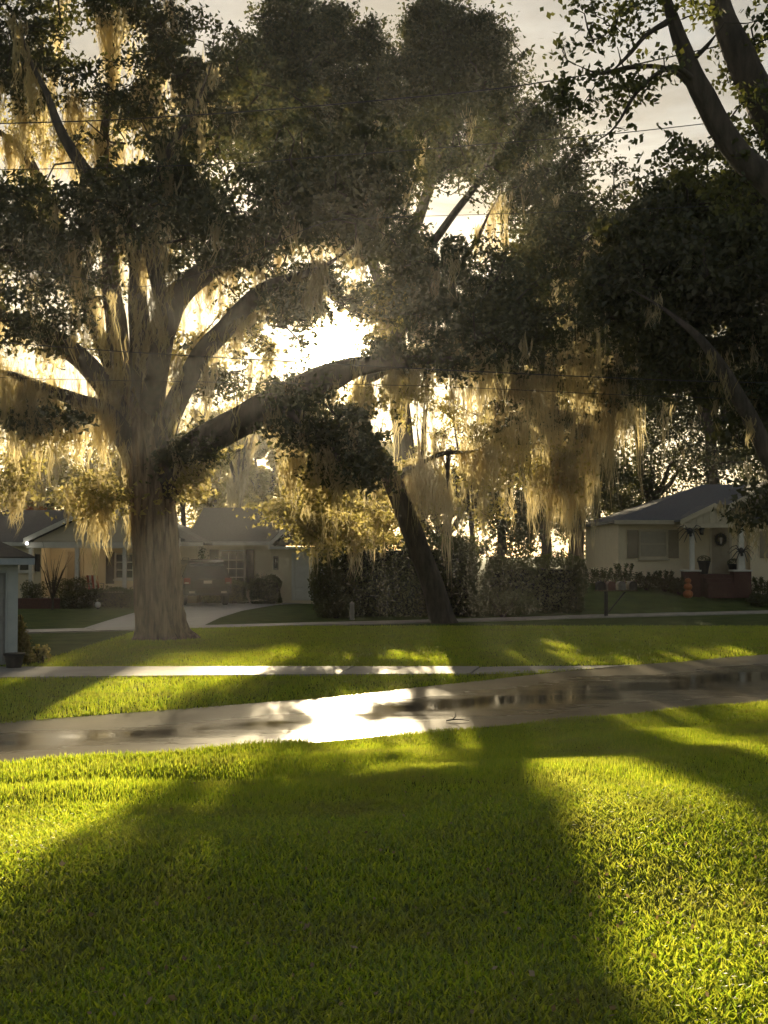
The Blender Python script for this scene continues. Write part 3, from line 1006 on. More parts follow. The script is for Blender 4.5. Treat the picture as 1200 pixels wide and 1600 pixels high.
# the great live oak left of the middle
make_tree('live_oak_tree', 'great live oak with thick ridged trunk and spreading mossy limbs, left of the glowing sun', 34, (250, 1002),
          [(252, 1006, 0.82), (250, 990, 0.72), (248, 960, 0.65), (245, 900, 0.61), (242, 840, 0.59), (238, 780, 0.59), (232, 735, 0.57), (226, 690, 0.54), (221, 640, 0.44), (218, 600, 0.32)],
          [
              [(244, 785, 0.42), (274, 735, 0.44, -.1), (316, 692, 0.42, -.3), (378, 656, 0.40, -.6), (440, 622, 0.37, -.8), (505, 592, 0.38, -1), (570, 572, 0.27, -1), (640, 566, 0.22, -.8), (720, 560, 0.16, 0), (800, 545, 0.1, .5)],
              [(224, 700, 0.42), (230, 610, 0.36), (246, 530, 0.38, .3), (285, 455, 0.33, .6), (345, 412, 0.28, 1), (420, 380, 0.22, 1.4), (500, 345, 0.16, 2), (560, 300, 0.1, 2.4)],
              [(246, 700, 0.34), (288, 600, 0.27, -.6), (335, 530, 0.26, -1), (380, 478, 0.22, -1.4), (432, 442, 0.18, -1.6), (500, 420, 0.12, -2), (560, 380, 0.08, -2)],
              [(214, 700, 0.38), (195, 600, 0.30, .6), (184, 520, 0.30, 1), (174, 430, 0.24, 1.2), (165, 330, 0.2, 1.4), (160, 240, 0.17, 1.4), (172, 130, 0.14, 1.4), (184, 20, 0.1, 1.2), (190, -90, 0.06, 1)],
              [(208, 705, 0.36), (176, 625, 0.29, -.4), (140, 573, 0.28, -.8), (95, 537, 0.24, -1), (45, 512, 0.2, -1.2), (-20, 480, 0.15, -1), (-100, 450, 0.1, -1)],
              [(203, 700, 0.35), (165, 645, 0.20, -1), (112, 622, 0.17, -1.6), (60, 602, 0.14, -2), (18, 585, 0.12, -2.4), (-50, 570, 0.08, -2.4)],
              [(215, 650, 0.35), (165, 545, 0.22, 1.6), (135, 465, 0.2, 2.2), (95, 370, 0.18, 2.6), (45, 250, 0.16, 3), (0, 205, 0.14, 3), (-60, 150, 0.1, 3)],
              [(232, 640, 0.4), (256, 500, 0.22, -2), (240, 400, 0.19, -2.6), (245, 290, 0.16, -3), (290, 190, 0.12, -3.4), (330, 100, 0.08, -3.4)],
              [(225, 640, 0.4), (215, 480, 0.25, -1.2), (205, 360, 0.2, -2), (120, 250, 0.15, -2.5), (60, 120, 0.1, -2.5), (20, 20, 0.06, -2.5)],
              [(440, 622, 0.3, -.8), (480, 660, 0.2, -1.6), (520, 700, 0.14, -2), (545, 745, 0.08, -2.2)],
          ],
          [
              (90, 390, 130, 95, 33, 4, 210), (250, 350, 130, 80, 32.5, 4, 190), (380, 330, 120, 90, 33, 4, 190), (40, 60, 100, 90, 33, 3.5, 130),
              (210, 180, 130, 100, 35, 3, 90), (320, 260, 80, 60, 33, 3, 90), (300, 110, 60, 80, 35, 3, 50), (400, 180, 100, 80, 36, 3, 110), (150, 20, 110, 60, 35, 3, 80), (250, 40, 60, 50, 35.5, 2, 34), (480, 300, 110, 80, 34, 4, 150), (600, 330, 110, 90, 35, 4, 170), (560, 250, 120, 60, 36, 4, 110), (660, 430, 90, 70, 34, 4, 120),
              (40, 500, 80, 50, 32, 3, 60), (290, 712, 40, 22, 33.5, .8, 40), (350, 662, 50, 24, 33.3, .8, 70), (430, 622, 55, 26, 33.0, .8, 90), (515, 596, 50, 24, 32.8, .8, 80), (610, 560, 70, 25, 33.2, 1, 46), (60, 660, 70, 40, 32, 2.5, 16), (560, 690, 75, 75, 33, 3, 100), (490, 650, 80, 45, 32, 2.5, 90), (400, 670, 50, 30, 32.5, 1.5, 25), (330, 590, 60, 40, 35, 3, 14), (520, 450, 60, 40, 33, 3, 45), (440, 500, 70, 45, 34, 3, 40),
              (420, 470, 70, 40, 35, 3, 26), (740, 530, 100, 60, 34, 4, 110), (820, 480, 90, 80, 35, 4, 100),
          ],
          (104, 0.36, 0.135, 0.58),
          (0.10, 0.7, 2.2, 20, 0.02), extra_limb_moss=0.35, trunk_sides=110, gaps=-0.08,
          low_lobes=[(150, 765, 55, 40, 33, 0.9, 38), (310, 775, 35, 50, 33, 0.5, 38), (430, 730, 80, 45, 35, 0.9, 64), (520, 760, 60, 50, 34, 0.9, 49), (70, 650, 80, 50, 33, 1.1, 64), (120, 560, 60, 30, 35, 0.9, 26),
                     (400, 520, 60, 50, 36, 1.1, 57), (470, 470, 70, 40, 36, 1.1, 57), (580, 500, 60, 40, 36, 1.1, 45), (300, 560, 50, 60, 36, 0.9, 49), (600, 620, 60, 40, 36, 0.9, 41), (20, 750, 40, 40, 34, 0.7, 22),
                     (210, 220, 120, 70, 37, 0.9, 57), (60, 200, 70, 60, 37, 0.9, 38)],
          extra_moss=[(140, 205, 770, 25, -1.5, 0.5, 16, 0.8, 1.9), (285, 345, 735, 22, -1, 1, 16, .8, 2.0), (400, 560, 690, 30, -2, 2, 38, .8, 2.2), (0, 140, 620, 20, -3, 0, 40, .8, 2.2),
                      (170, 320, 70, 60, 0, 3, 54, .7, 2.2), (20, 160, 130, 60, 0, 4, 54, .7, 2.2), (60, 300, 190, 50, 0, 3, 50, .7, 2.0), (600, 780, 560, 20, -2, 2, 34, 1, 2.6), (280, 345, 480, 30, 0, 3, 14, .6, 1.5),
                      (20, 200, 480, 25, -3, 2, 24, 0.6, 1.6), (420, 600, 470, 25, -2, 2, 22, .4, 1.0), (150, 300, 270, 40, -1, 3, 24, .8, 2)])

# the leaning oak beyond the lawn, its moss curtains reaching down in front of the wood
make_tree('live_oak_tree', 'slim leaning oak by the dark hedge with long moss curtains hanging to its right', 42, (690, 975),
          [(692, 980, 0.46), (688, 962, 0.40), (676, 915, 0.36), (655, 860, 0.34), (636, 810, 0.33), (616, 760, 0.32), (592, 715, 0.29), (567, 675, 0.25), (545, 635, 0.22)],
          [
              [(585, 705, 0.24), (560, 655, 0.2), (560, 615, 0.18, .5), (592, 560, 0.15, 1), (600, 470, 0.12, 1.6), (620, 370, 0.08, 2)],
              [(612, 752, 0.22), (645, 730, 0.08, -.5), (690, 708, 0.07, -1), (735, 706, 0.06, -1.4), (765, 690, 0.05, -1.6)],
              [(555, 650, 0.2), (575, 592, 0.19, 1), (640, 562, 0.18, 2), (740, 560, 0.17, 2.6), (840, 565, 0.15, 3), (930, 560, 0.12, 3), (1000, 545, 0.06, 3)],
              [(552, 645, 0.2), (598, 545, 0.17, 2), (690, 470, 0.15, 3), (740, 380, 0.12, 4), (780, 300, 0.06, 4)],
              [(580, 590, 0.17, 1), (680, 540, 0.15, 2), (800, 510, 0.14, 3), (880, 430, 0.11, 4), (940, 350, 0.05, 4)],
              [(598, 722, 0.16), (575, 745, 0.09, -.6), (545, 750, 0.07, -1), (520, 735, 0.04, -1)],
              [(700, 703, 0.09, -1), (705, 740, 0.06, -1.2), (700, 790, 0.03, -1.2)],
          ],
          [
              (860, 520, 130, 90, 44, 4, 260), (760, 440, 120, 80, 45, 4, 210), (900, 400, 120, 90, 46, 4, 230), (960, 600, 70, 70, 45, 3, 120), 
              (800, 640, 90, 60, 45, 3, 90), (640, 470, 80, 50, 44, 3, 60), (860, 300, 130, 70, 47, 4, 170), (720, 250, 120, 70, 47, 4, 150),
              (900, 700, 70, 60, 46, 2, 50), (760, 560, 60, 30, 44, 3, 50),
          ],
          (84, 0.38, 0.15, 0.56),
          (0.09, 0.8, 3.0, 24, 0.016), wob=0.35, gaps=-0.1,
          low_lobes=[(500, 825, 45, 36, 42, 0.8, 60), (580, 830, 60, 30, 43, 0.8, 50), (440, 800, 40, 25, 42, 0.8, 24), (700, 760, 95, 70, 44, 1.1, 144), (560, 800, 70, 50, 43, 0.9, 96), (520, 780, 40, 50, 42, 0.7, 48), (650, 620, 80, 50, 45, 1.1, 96), (760, 700, 60, 60, 45, 0.9, 81), (860, 740, 60, 40, 44, 0.7, 38)],
          low_leaf=(48, 0.38, 0.13, 0.6),
          bark='bark_dark',
          extra_moss=[(790, 970, 600, 60, 0, 4, 80, 1.2, 5.0), (800, 950, 710, 40, 0, 3, 34, 1.0, 3.0), (640, 800, 600, 35, -2, 3, 45, 1.2, 3.2), (640, 780, 700, 25, -2, 1, 40, 1.0, 2.8), (500, 620, 740, 25, -2, 1, 34, .8, 2.0),
                      (900, 1000, 640, 30, 1, 4, 40, 2, 4.4), (560, 640, 640, 30, 0, 3, 24, 1, 2.4), (1005, 1025, 630, 4, -1, -.6, 5, 1.9, 2.6)])

# the oak on the right: one bare limb slants across, trunk stands outside the picture
make_tree('live_oak_tree', 'dark oak at the right with one bare slanting limb above the cream house', 27, (1370, 1040),
          [(1370, 1045, 0.55), (1365, 1000, 0.47), (1340, 900, 0.42), (1310, 800, 0.4), (1290, 720, 0.36), (1270, 640, 0.3)],
          [
              [(1325, 860, 0.3), (1255, 790, 0.22, -.4), (1205, 735, 0.19, -.8), (1175, 670, 0.17, -1), (1140, 595, 0.15, -1.2), (1095, 535, 0.12, -1.4), (1040, 490, 0.08, -1.4), (990, 450, 0.05, -1.4)],
              [(1290, 720, 0.3), (1230, 600, 0.22, 1), (1170, 500, 0.18, 2), (1090, 420, 0.14, 2.6), (1000, 370, 0.1, 3), (930, 360, 0.06, 3)],
              [(1270, 640, 0.28), (1240, 500, 0.2, 0), (1190, 400, 0.15, 0), (1130, 330, 0.1, 0)],
          ],
          [
              (1100, 420, 120, 80, 28, 3, 200), (1180, 330, 100, 70, 28, 3, 140), (1010, 400, 80, 70, 29, 3, 110), (1120, 560, 110, 70, 30, 2.5, 150), (1190, 640, 60, 80, 29, 2, 80), (1050, 330, 110, 50, 29, 3, 120),
              (1040, 500, 70, 60, 29, 2.5, 80), (1210, 480, 80, 80, 28, 3, 110), (1185, 790, 30, 25, 26.5, 1, 14), (960, 450, 60, 50, 29, 2, 50),
          ],
          (70, 0.31, 0.14, 0.58),
          (0.04, 0.5, 1.3, 16, 0.014), bark='bark_dark', gaps=-0.14,
          extra_moss=[(1120, 1200, 560, 20, 1, 3, 10, .8, 1.8), (1160, 1215, 790, 12, -.6, .4, 16, .4, .9)], extra_limb_moss=0.04)

# near broad-leaved tree in the top right corner
make_tree('broadleaf_tree', 'near dark broad leaved tree with two leaning stems in the top right corner', 17, (1640, 1130),
          [(1640, 1140, 0.45), (1630, 1080, 0.36), (1580, 900, 0.32), (1500, 700, 0.3), (1420, 520, 0.28)],
          [
              [(1500, 700, 0.26), (1380, 480, 0.22, 0), (1290, 370, 0.2, 0), (1205, 290, 0.185, 0), (1150, 238, 0.17, 0), (1112, 175, 0.16, 0), (1080, 110, 0.15, 0), (1055, 40, 0.14, 0), (1030, -40, 0.12, 0), (1000, -160, 0.08, 0)],
              [(1420, 520, 0.26), (1330, 380, 0.25, .6), (1260, 270, 0.24, .8), (1200, 180, 0.23, .8), (1160, 100, 0.22, .8), (1130, 20, 0.2, .8), (1110, -70, 0.17, .8), (1080, -200, 0.1, .8)],
              [(1090, 130, 0.05), (1050, 105, 0.034, -.3), (1000, 140, 0.026, -.5), (960, 200, 0.02, -.6), (925, 225, 0.02, -.6)],
              [(1085, 140, 0.045), (1045, 108, 0.03, .2), (990, 105, 0.035, .3), (940, 115, 0.03, .3), (900, 100, 0.02, .3)],
              [(1050, 30, 0.05), (1010, 55, 0.03, -.2), (980, 90, 0.03, -.2), (945, 125, 0.02, -.2)],
              [(1075, 100, 0.045), (1100, 75, 0.03, -.2), (1120, 50, 0.03, -.4)],
          ],
          [
              (965, 30, 60, 45, 16.8, 1, 15), (935, 150, 70, 36, 16.6, .8, 15), (900, 70, 40, 60, 16.6, .8, 5), (1000, 120, 60, 40, 16.6, .8, 9), (1050, 15, 60, 45, 17.3, 1, 18), (1185, 60, 60, 80, 17.6, 1, 26),
              (1185, 200, 60, 60, 17.6, 1, 20), (1060, 240, 60, 22, 17.4, 1, 9), (1120, 265, 60, 36, 17.5, 1, 16), (880, 145, 25, 30, 16.5, .5, 3), (1190, 290, 60, 40, 17.5, 1, 16), (990, 215, 40, 20, 16.6, .6, 2),
              (1110, 20, 40, 40, 17.5, 1, 8),
          ],
          (34, 0.19, 0.10, 0.6, True),
          None, twig_r=0.022, bark='bark_dark', leafmat='maple_leaf', wob=0.06)


def back_tree(label, px, top, D, width_px, bottom_py, n, per=40, size=0.2, spread=0.7, group=None, leafmat='backlit_leaf', moss=None, trunk_r=0.3, name='tall_tree'):
    """a whole tree further off: trunk, four limbs and an irregular crown of lobes"""
    base_y = 865 + F * (CAMZ - gz((px - 600) / F * D, D)) / D
    hgt = base_y - top
    ty = base_y - 0.38 * hgt
    limbs = []
    lobes = []
    for k in range(5):
        a = k / 5 * 6.28 + rng.uniform(0, 1)
        ex = px + math.cos(a) * width_px * rng.uniform(0.4, 0.7)
        ey = top + hgt * rng.uniform(0.12, 0.4)
        dd = math.sin(a) * width_px / F * D * 0.5
        limbs.append([(px, ty + 0.06 * hgt * k / 5, trunk_r * 0.7), ((px + ex) / 2, (ty + ey) / 2 + 0.05 * hgt, trunk_r * 0.5, dd * .4), (ex, ey, trunk_r * 0.2, dd)])
    cy0 = (top + bottom_py) / 2
    ry = (bottom_py - top) / 2
    nl = 9
    for k in range(nl):
        u = rng.uniform(-1, 1)
        w = rng.uniform(-1, 1)
        rr = rng.uniform(0.30, 0.48)
        kx = math.sqrt(max(0.05, 1 - (u * 0.9) ** 2))
        lobes.append((px + w * width_px * (1 - rr) * kx, cy0 + u * ry * (1 - rr), width_px * rr, ry * rr * 1.1, D, width_px / F * D * 0.6, n // nl))
    lobes.append((px, top + ry * 0.4, width_px * 0.5, ry * 0.4, D, width_px / F * D * 0.4, n // nl))
    return make_tree(name, label, D, (px, base_y), [(px, base_y, trunk_r * 1.4), (px, base_y - .08 * hgt, trunk_r), (px + 4, (base_y + ty) / 2, trunk_r * .9), (px, ty, trunk_r * .8), (px + 6, ty - 0.15 * hgt, trunk_r * .45)],
                     limbs, lobes, (per, spread, size, 0.55), moss, twig_r=0.05, leafmat=leafmat, group=group, trunk_sides=12, extra_limb_moss=0.3, bark='bark_dark')


make_tree('tall_tree', 'tall dense dark tree with two round crowns against the sky, behind the oaks', 60, (645, 942),
          [(648, 948, 0.75), (646, 920, 0.55), (640, 800, 0.5), (628, 660, 0.46), (615, 540, 0.42), (606, 450, 0.36)],
          [
              [(620, 580, 0.34), (590, 430, 0.28), (530, 300, 0.22), (490, 180, 0.15), (470, 70, 0.06)],
              [(610, 500, 0.34), (640, 380, 0.28), (680, 260, 0.22), (700, 150, 0.15), (705, 60, 0.06)],
              [(610, 480, 0.25), (560, 380, 0.18, 2), (450, 290, 0.12, 3), (400, 200, 0.06, 3)],
              [(620, 450, 0.25), (700, 350, 0.18, -2), (770, 240, 0.12, -2.5), (800, 150, 0.05, -2.5)],
          ],
          [
              (470, 90, 75, 85, 60, 4, 262), (410, 150, 55, 75, 60, 3, 137), (530, 150, 60, 75, 61, 3, 150), (470, 220, 110, 80, 60, 4, 250), (445, 40, 45, 40, 60, 2, 75), (505, 50, 40, 40, 61, 2, 62),
              (700, 85, 70, 70, 61, 4, 237), (640, 130, 55, 70, 60, 3, 150), (760, 120, 45, 55, 61, 3, 125), (700, 200, 100, 80, 60, 4, 250), (670, 45, 40, 35, 61, 2, 62), (735, 60, 40, 40, 60, 2, 75), (580, 230, 90, 80, 60, 4, 200), (800, 230, 60, 50, 61, 3, 100), (585, 150, 50, 60, 60, 3, 112), (578, 80, 32, 40, 60, 2, 55), (372, 110, 42, 55, 61, 2, 62), (430, 12, 30, 24, 60, 2, 27), (520, 22, 30, 26, 61, 2, 25), (655, 18, 30, 26, 61, 2, 27), (770, 70, 30, 30, 60, 2, 32), (803, 120, 28, 34, 61, 2, 27), (350, 170, 60, 60, 61, 3, 100), (840, 190, 50, 40, 61, 3, 62),
          ],
          (84, 0.46, 0.18, 0.58), None, twig_r=0.05, leafmat='oak_leaf', trunk_sides=16, bark='bark_dark')
back_tree('broad dark tree below the open sky, behind the mossy curtains', 900, 255, 66, 190, 660, 560, 70, 0.22, 0.75, leafmat='oak_leaf', trunk_r=0.4, moss=(0.2, 1, 3, 12, 0.05))
back_tree('dark tree rising behind the roof of the cream house', 1110, 270, 74, 190, 800, 700, 70, 0.24, 0.8, leafmat='oak_leaf', trunk_r=0.4, moss=(0.2, 1, 3, 12, 0.05))
back_tree('mossy tree at the left edge behind the porch house', -40, 380, 47, 90, 730, 100, 45, 0.17, 0.6, trunk_r=0.4, moss=(0.5, 1, 2.6, 18, 0.035))
GM = 'moss hung oaks glowing behind the houses'
for (px, top, D, wpx, bot, n, lb) in [
        (20, 560, 64, 100, 830, 60, 'sunlit mossy oak behind the left end of the porch house'),
        (170, 640, 70, 80, 830, 45, 'sunlit mossy oak seen left of the great oak trunk, over the porch gable'),
        (285, 530, 72, 80, 840, 55, 'sunlit mossy oak just right of the great oak trunk'),
        (375, 490, 66, 60, 830, 45, 'sunlit mossy oak over the shuttered window, left of the sun'),
        (655, 480, 68, 55, 860, 50, 'sunlit mossy oak right behind the leaning trunk, over the hedge'),
        (735, 560, 66, 85, 880, 75, 'sunlit mossy oak over the right end of the hedge')]:
    back_tree(lb, px, top, D, wpx, bot, n, 34, 0.17, 0.55, GM, 'backlit_leaf', moss=(0.4, 1.0, 3.4, 22, 0.034), trunk_r=0.16, name='mossy_oak')
BG = 'hazy trees beyond the houses'
ORD = ['leftmost', 'second from the left', 'third from the left', 'middle one', 'fifth from the left', 'sixth from the left', 'rightmost']
for k7, (px, top, D, wpx, bot, n) in enumerate([(60, 700, 92, 75, 850, 150), (150, 670, 100, 68, 850, 190), (240, 650, 96, 68, 850, 320), (330, 632, 104, 68, 850, 420), (415, 628, 98, 68, 850, 460), (505, 634, 106, 64, 850, 460), (590, 640, 100, 64, 850, 360)]):
    back_tree('low hazy tree behind the left houses, ' + ORD[k7] + ' of seven', px, top, D, wpx, bot, n, 70, 0.3, 0.9, BG)
BG2 = 'dark trees of the wood behind the hedge'
WOOD = ['directly behind the leaning oak trunk', 'left of the long moss curtain', 'behind the left half of the long moss curtain', 'behind the right half of the long moss curtain', 'just left of the cream house roof', 'at the right edge behind the cream house']
for k7, (px, top, D, wpx, bot, n) in enumerate([(690, 715, 72, 70, 900, 150), (780, 600, 76, 90, 900, 330), (850, 640, 64, 85, 900, 300), (930, 560, 78, 100, 900, 380), (1015, 580, 82, 100, 880, 360), (1230, 480, 80, 120, 880, 300)]):
    back_tree('dark woodland tree ' + WOOD[k7], px, top, D, wpx, bot, n, 64, 0.23, 0.72, BG2, 'oak_leaf')
back_tree('small orange autumn tree peeping over the porch house roof', 58, 790, 72, 16, 830, 30, 30, 0.16, 0.4, None, 'red_leaf', trunk_r=0.1, name='autumn_tree')


# ---------------------------------------------------------------- hedges and shrubs
def leafy_block(name, label, x0, x1, y0, y1, h, n, size=0.07, cat='hedge', group=None, round_=0.3, top_wave=0.1, leafmat='hedge_leaf'):
    """clipped hedge: dark woody core, stems and a shell of leaves with an uneven top"""
    cx, cy_ = (x0 + x1) / 2, (y0 + y1) / 2
    z0 = gz(cx, cy_)
    root = empty(name, (cx, cy_, z0), label, cat, group)
    wx, wy = (x1 - x0) / 2, (y1 - y0) / 2
    mb = MB()
    for k in range(max(2, int(wx * 2))):
        sx = -wx * 0.85 + 1.7 * wx * (k + 0.5) / max(2, int(wx * 2))
        mb.tube([(sx, 0, -0.05), (sx + .05, 0.04, h * 0.4), (sx - .04, -.05, h * 0.8)], [0.04, 0.03, 0.015], 6)
    mb.build('stems', M['twig'], root, kind='stuff')
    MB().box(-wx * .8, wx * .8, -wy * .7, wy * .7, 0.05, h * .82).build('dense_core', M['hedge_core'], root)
    u = rng.uniform(-1, 1, (n, 3))
    face = rng.integers(0, 5, n)
    d = 1 - np.abs(rng.normal(size=n)) * 0.16
    u[face < 2, 1] = -d[face < 2]
    u[face == 2, 2] = d[face == 2]
    u[face == 3, 0] = d[face == 3]
    u[face == 4, 0] = -d[face == 4]
    sq = np.maximum(np.abs(u[:, 0]), np.abs(u[:, 1]))
    rr = np.sqrt(u[:, 0] ** 2 + u[:, 1] ** 2) / (sq + 1e-6)
    u[:, :2] /= (1 + round_ * (rr - 1))[:, None]
    X = u[:, 0] * wx
    Y = u[:, 1] * wy
    zt = (u[:, 2] + 1) / 2
    top = h * (1 + top_wave * (np.sin(X * 2.3 + cx) * 0.5 + 0.5 * np.sin(X * 5.1 + Y * 2)) - round_ * 0.35 * (np.abs(u[:, 0]) ** 4))
    Z = z0 + zt * top + rng.normal(size=n) * 0.03
    bulge = 1 + 0.06 * np.sin(X * 3.1 + zt * 4) + 0.05 * np.sin(zt * 7 + X * 1.3)
    pts = np.stack([cx + X * bulge, cy_ + Y * bulge, Z], -1)
    ns = max(6, int(wx * 9))                     # stray shoots standing out of the clipped surface
    sxp = rng.uniform(-wx, wx, ns)
    syp = rng.uniform(-wy, wy, ns)
    nl_ = 26
    tt = rng.random((ns, nl_))
    ln_ = rng.uniform(.08, .32, ns)[:, None] * min(1.0, h)
    sp_ = np.stack([cx + sxp[:, None] + rng.normal(size=(ns, 1)) * .1 * tt, cy_ + syp[:, None] + 0 * tt, z0 + h * .95 + tt * ln_], -1).reshape(-1, 3) + rng.normal(size=(ns * nl_, 3)) * .03
    pts = np.vstack([pts, sp_])
    v, f = leaf_quads(pts, size, 0.6, 0.1)
    np_mesh('foliage', v, f, M[leafmat], root, kind='stuff')
    return root


def bush(name, label, x, y, r, h, n, size=0.06, cat='shrub', group=None, spiky=0.0, leafmat='hedge_leaf'):
    z0 = gz(x, y)
    root = empty(name, (x, y, z0), label, cat, group)
    mb = MB()
    for k in range(6):
        a = k * 1.05 + rng.uniform(0, .5)
        mb.tube([(0.03 * math.cos(a), 0.03 * math.sin(a), -0.05), (0.3 * r * math.cos(a), 0.3 * r * math.sin(a), h * .45), (0.6 * r * math.cos(a), .6 * r * math.sin(a), h * 0.85)], [0.025, 0.018, 0.008], 5)
    mb.build('stems', M['twig'], root, kind='stuff')
    d = rng.normal(size=(n, 3))
    d /= np.linalg.norm(d, axis=1)[:, None]
    rad = rng.random(n) ** 0.3
    lump = 1 + 0.16 * np.sin(d[:, 0] * 5 + x) + 0.13 * np.sin(d[:, 2] * 6 + y) + 0.1 * np.sin(d[:, 1] * 7)
    rad *= lump
    p = np.stack([x + d[:, 0] * r * rad, y + d[:, 1] * r * rad, z0 + h * 0.5 + d[:, 2] * h * 0.5 * rad], -1)
    if spiky:
        k = rng.integers(0, 7, n)
        ang = k * 0.9 + x
        sel = rng.random(n) < 0.45
        t = rng.random(n)
        q = np.stack([x + np.cos(ang) * r * 0.8 * (0.4 + 0.4 * t), y + np.sin(ang) * r * 0.5, z0 + h * (0.5 + spiky * t)], -1) + rng.normal(size=(n, 3)) * 0.035
        p[sel] = q[sel]
    p[:, 2] = np.maximum(p[:, 2], z0 + 0.03)
    v, f = leaf_quads(p, size, 0.6, 0.0)
    np_mesh('foliage', v, f, M[leafmat], root, kind='stuff')
    return root


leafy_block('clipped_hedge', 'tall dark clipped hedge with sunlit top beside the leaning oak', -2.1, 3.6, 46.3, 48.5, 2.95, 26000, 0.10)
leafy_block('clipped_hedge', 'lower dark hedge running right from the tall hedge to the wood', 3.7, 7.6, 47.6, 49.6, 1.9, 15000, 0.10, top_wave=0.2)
bush('shrub', 'loose shrub at the left end of the tall hedge by the garage door', -2.15, 46.4, 0.6, 2.6, 4500, 0.1)
bush('shrub', 'low spreading shrub at the foot of the tall hedge on the driveway side', -1.7, 45.7, 0.7, 0.8, 3500, 0.08)
bush('shrub', 'wide low shrub on the lawn in front of the wood', 4.3, 46.4, 1.3, 1.0, 4000, 0.08)


# ---------------------------------------------------------------- houses
class House:
    def __init__(s, name, label, D, px_mid, group=None):
        s.D = D
        s.o = np.array([(px_mid - 600) / F * D, D, 0.0])
        s.o[2] = gz(s.o[0], D)
        s.root = empty(name, s.o, label, 'house' if 'garage' not in name else 'garage', group)

    def x(s, px, D=None):
        D = D or s.D
        return (px - 600) / F * D - s.o[0]

    def z(s, py, D=None):
        return P(600, py, D or s.D)[2] - s.o[2]

    def y(s, D):
        return D - s.D


def window(h, parent, x0, x1, z0, z1, y, frame_mat, pane_mat, cols=1, rows=2, fw=0.06, sill=True):
    w = MB()
    w.box(x0, x1, y - 0.07, y - 0.005, z1 - fw, z1).box(x0, x1, y - 0.07, y - 0.005, z0, z0 + fw)
    w.box(x0, x0 + fw, y - 0.068, y - 0.005, z0 + fw, z1 - fw).box(x1 - fw, x1, y - 0.068, y - 0.005, z0 + fw, z1 - fw)
    wo = w.build('window', frame_mat, parent)
    for r in range(rows):
        for c in range(cols):
            a0 = x0 + fw + (x1 - x0 - 2 * fw) * c / cols
            a1 = x0 + fw + (x1 - x0 - 2 * fw) * (c + 1) / cols
            b0 = z0 + fw + (z1 - z0 - 2 * fw) * r / rows
            b1 = z0 + fw + (z1 - z0 - 2 * fw) * (r + 1) / rows
            MB().box(a0 + .012, a1 - .012, y - 0.04, y - 0.02, b0 + .018, b1 - .018).build('pane', pane_mat, wo)
    bars = MB()
    for r in range(1, rows):
        b0 = z0 + fw + (z1 - z0 - 2 * fw) * r / rows
        bars.box(x0 + fw, x1 - fw, y - 0.06, y - 0.006, b0 - 0.018, b0 + 0.018)
    for c in range(1, cols):
        a0 = x0 + fw + (x1 - x0 - 2 * fw) * c / cols
        bars.box(a0 - 0.012, a0 + 0.012, y - 0.055, y - 0.007, z0 + fw, z1 - fw)
    if rows > 1 or cols > 1:
        bars.build('glazing_bars', frame_mat, wo)
    if sill:
        MB().box(x0 - 0.06, x1 + 0.06, y - 0.13, y - 0.002, z0 - 0.07, z0 - 0.002).build('sill', frame_mat, wo)
    return wo


def shutter(parent, x0, x1, z0, z1, y, m):
    s = MB()
    s.box(x0, x1, y - 0.045, y - 0.004, z0, z1)
    so = s.build('shutter', m, parent, bevel=0.006)
    b = MB()
    for k in (0.06, 0.48, 0.9):
        zz = z0 + (z1 - z0) * k
        b.box(x0 + .01, x1 - .01, y - 0.06, y - 0.046, zz - 0.03, zz + 0.03)
    b.box(x0, x0 + 0.05, y - 0.058, y - 0.046, z0, z1).box(x1 - 0.05, x1, y - 0.058, y - 0.046, z0, z1)
    b.build('shutter_rails', m, so)
    return so


def panel_door(parent, x0, x1, z0, z1, y, m, trim, rows=3, name='door'):
    MB().box(x0 - .09, x0 - .004, y - .06, y - .003, z0, z1 + .09).box(x1 + .004, x1 + .09, y - .06, y - .003, z0, z1 + .09).box(x0 - .003, x1 + .003, y - .06, y - .003, z1 + .006, z1 + .09).build('door_frame', trim, parent)
    d = MB().box(x0, x1, y - 0.045, y - 0.004, z0, z1).build(name, m, parent, bevel=0.005)
    for r in range(rows):
        for c in range(2):
            a0 = x0 + (x1 - x0) * (0.1 + 0.43 * c)
            b0 = z0 + (z1 - z0) * (0.06 + 0.9 / rows * r)
            MB().box(a0, a0 + (x1 - x0) * 0.37, y - 0.06, y - 0.046, b0, b0 + (z1 - z0) * (0.9 / rows - 0.06)).build('door_panel', m, d, bevel=0.008)
    MB().lathe([(0.0, 0), (.03, .01), (.035, .03), (.02, .05), (0, .055)], (x1 - 0.08, y - 0.09, z0 + (z1 - z0) * 0.46), 8).build('door_knob', M['chrome'], d, smooth=True)
    return d


def hip_roof(name, parent, x0, x1, y0, y1, ze, zr, rx0, rx1, m, th=0.12, trim=None):
    ym = (y0 + y1) / 2
    v = [(x0, y0, ze), (x1, y0, ze), (x1, y1, ze), (x0, y1, ze), (rx0, ym, zr), (rx1, ym, zr)]
    vb = [(a, b, c - th) for (a, b, c) in v[:4]]
    f = [(0, 1, 5, 4), (1, 2, 5), (2, 3, 4, 5), (3, 0, 4), (6, 9, 8, 7), (0, 6, 7, 1), (1, 7, 8, 2), (2, 8, 9, 3), (3, 9, 6, 0)]
    ro = MB().add(v + vb, f).build(name, m, parent)
    if trim:
        MB().box(x0 + .005, x1 - .005, y0 - 0.03, y0 - 0.003, ze - th - 0.06, ze - 0.01).build('gutter', trim, ro, bevel=0.008)
    return ro


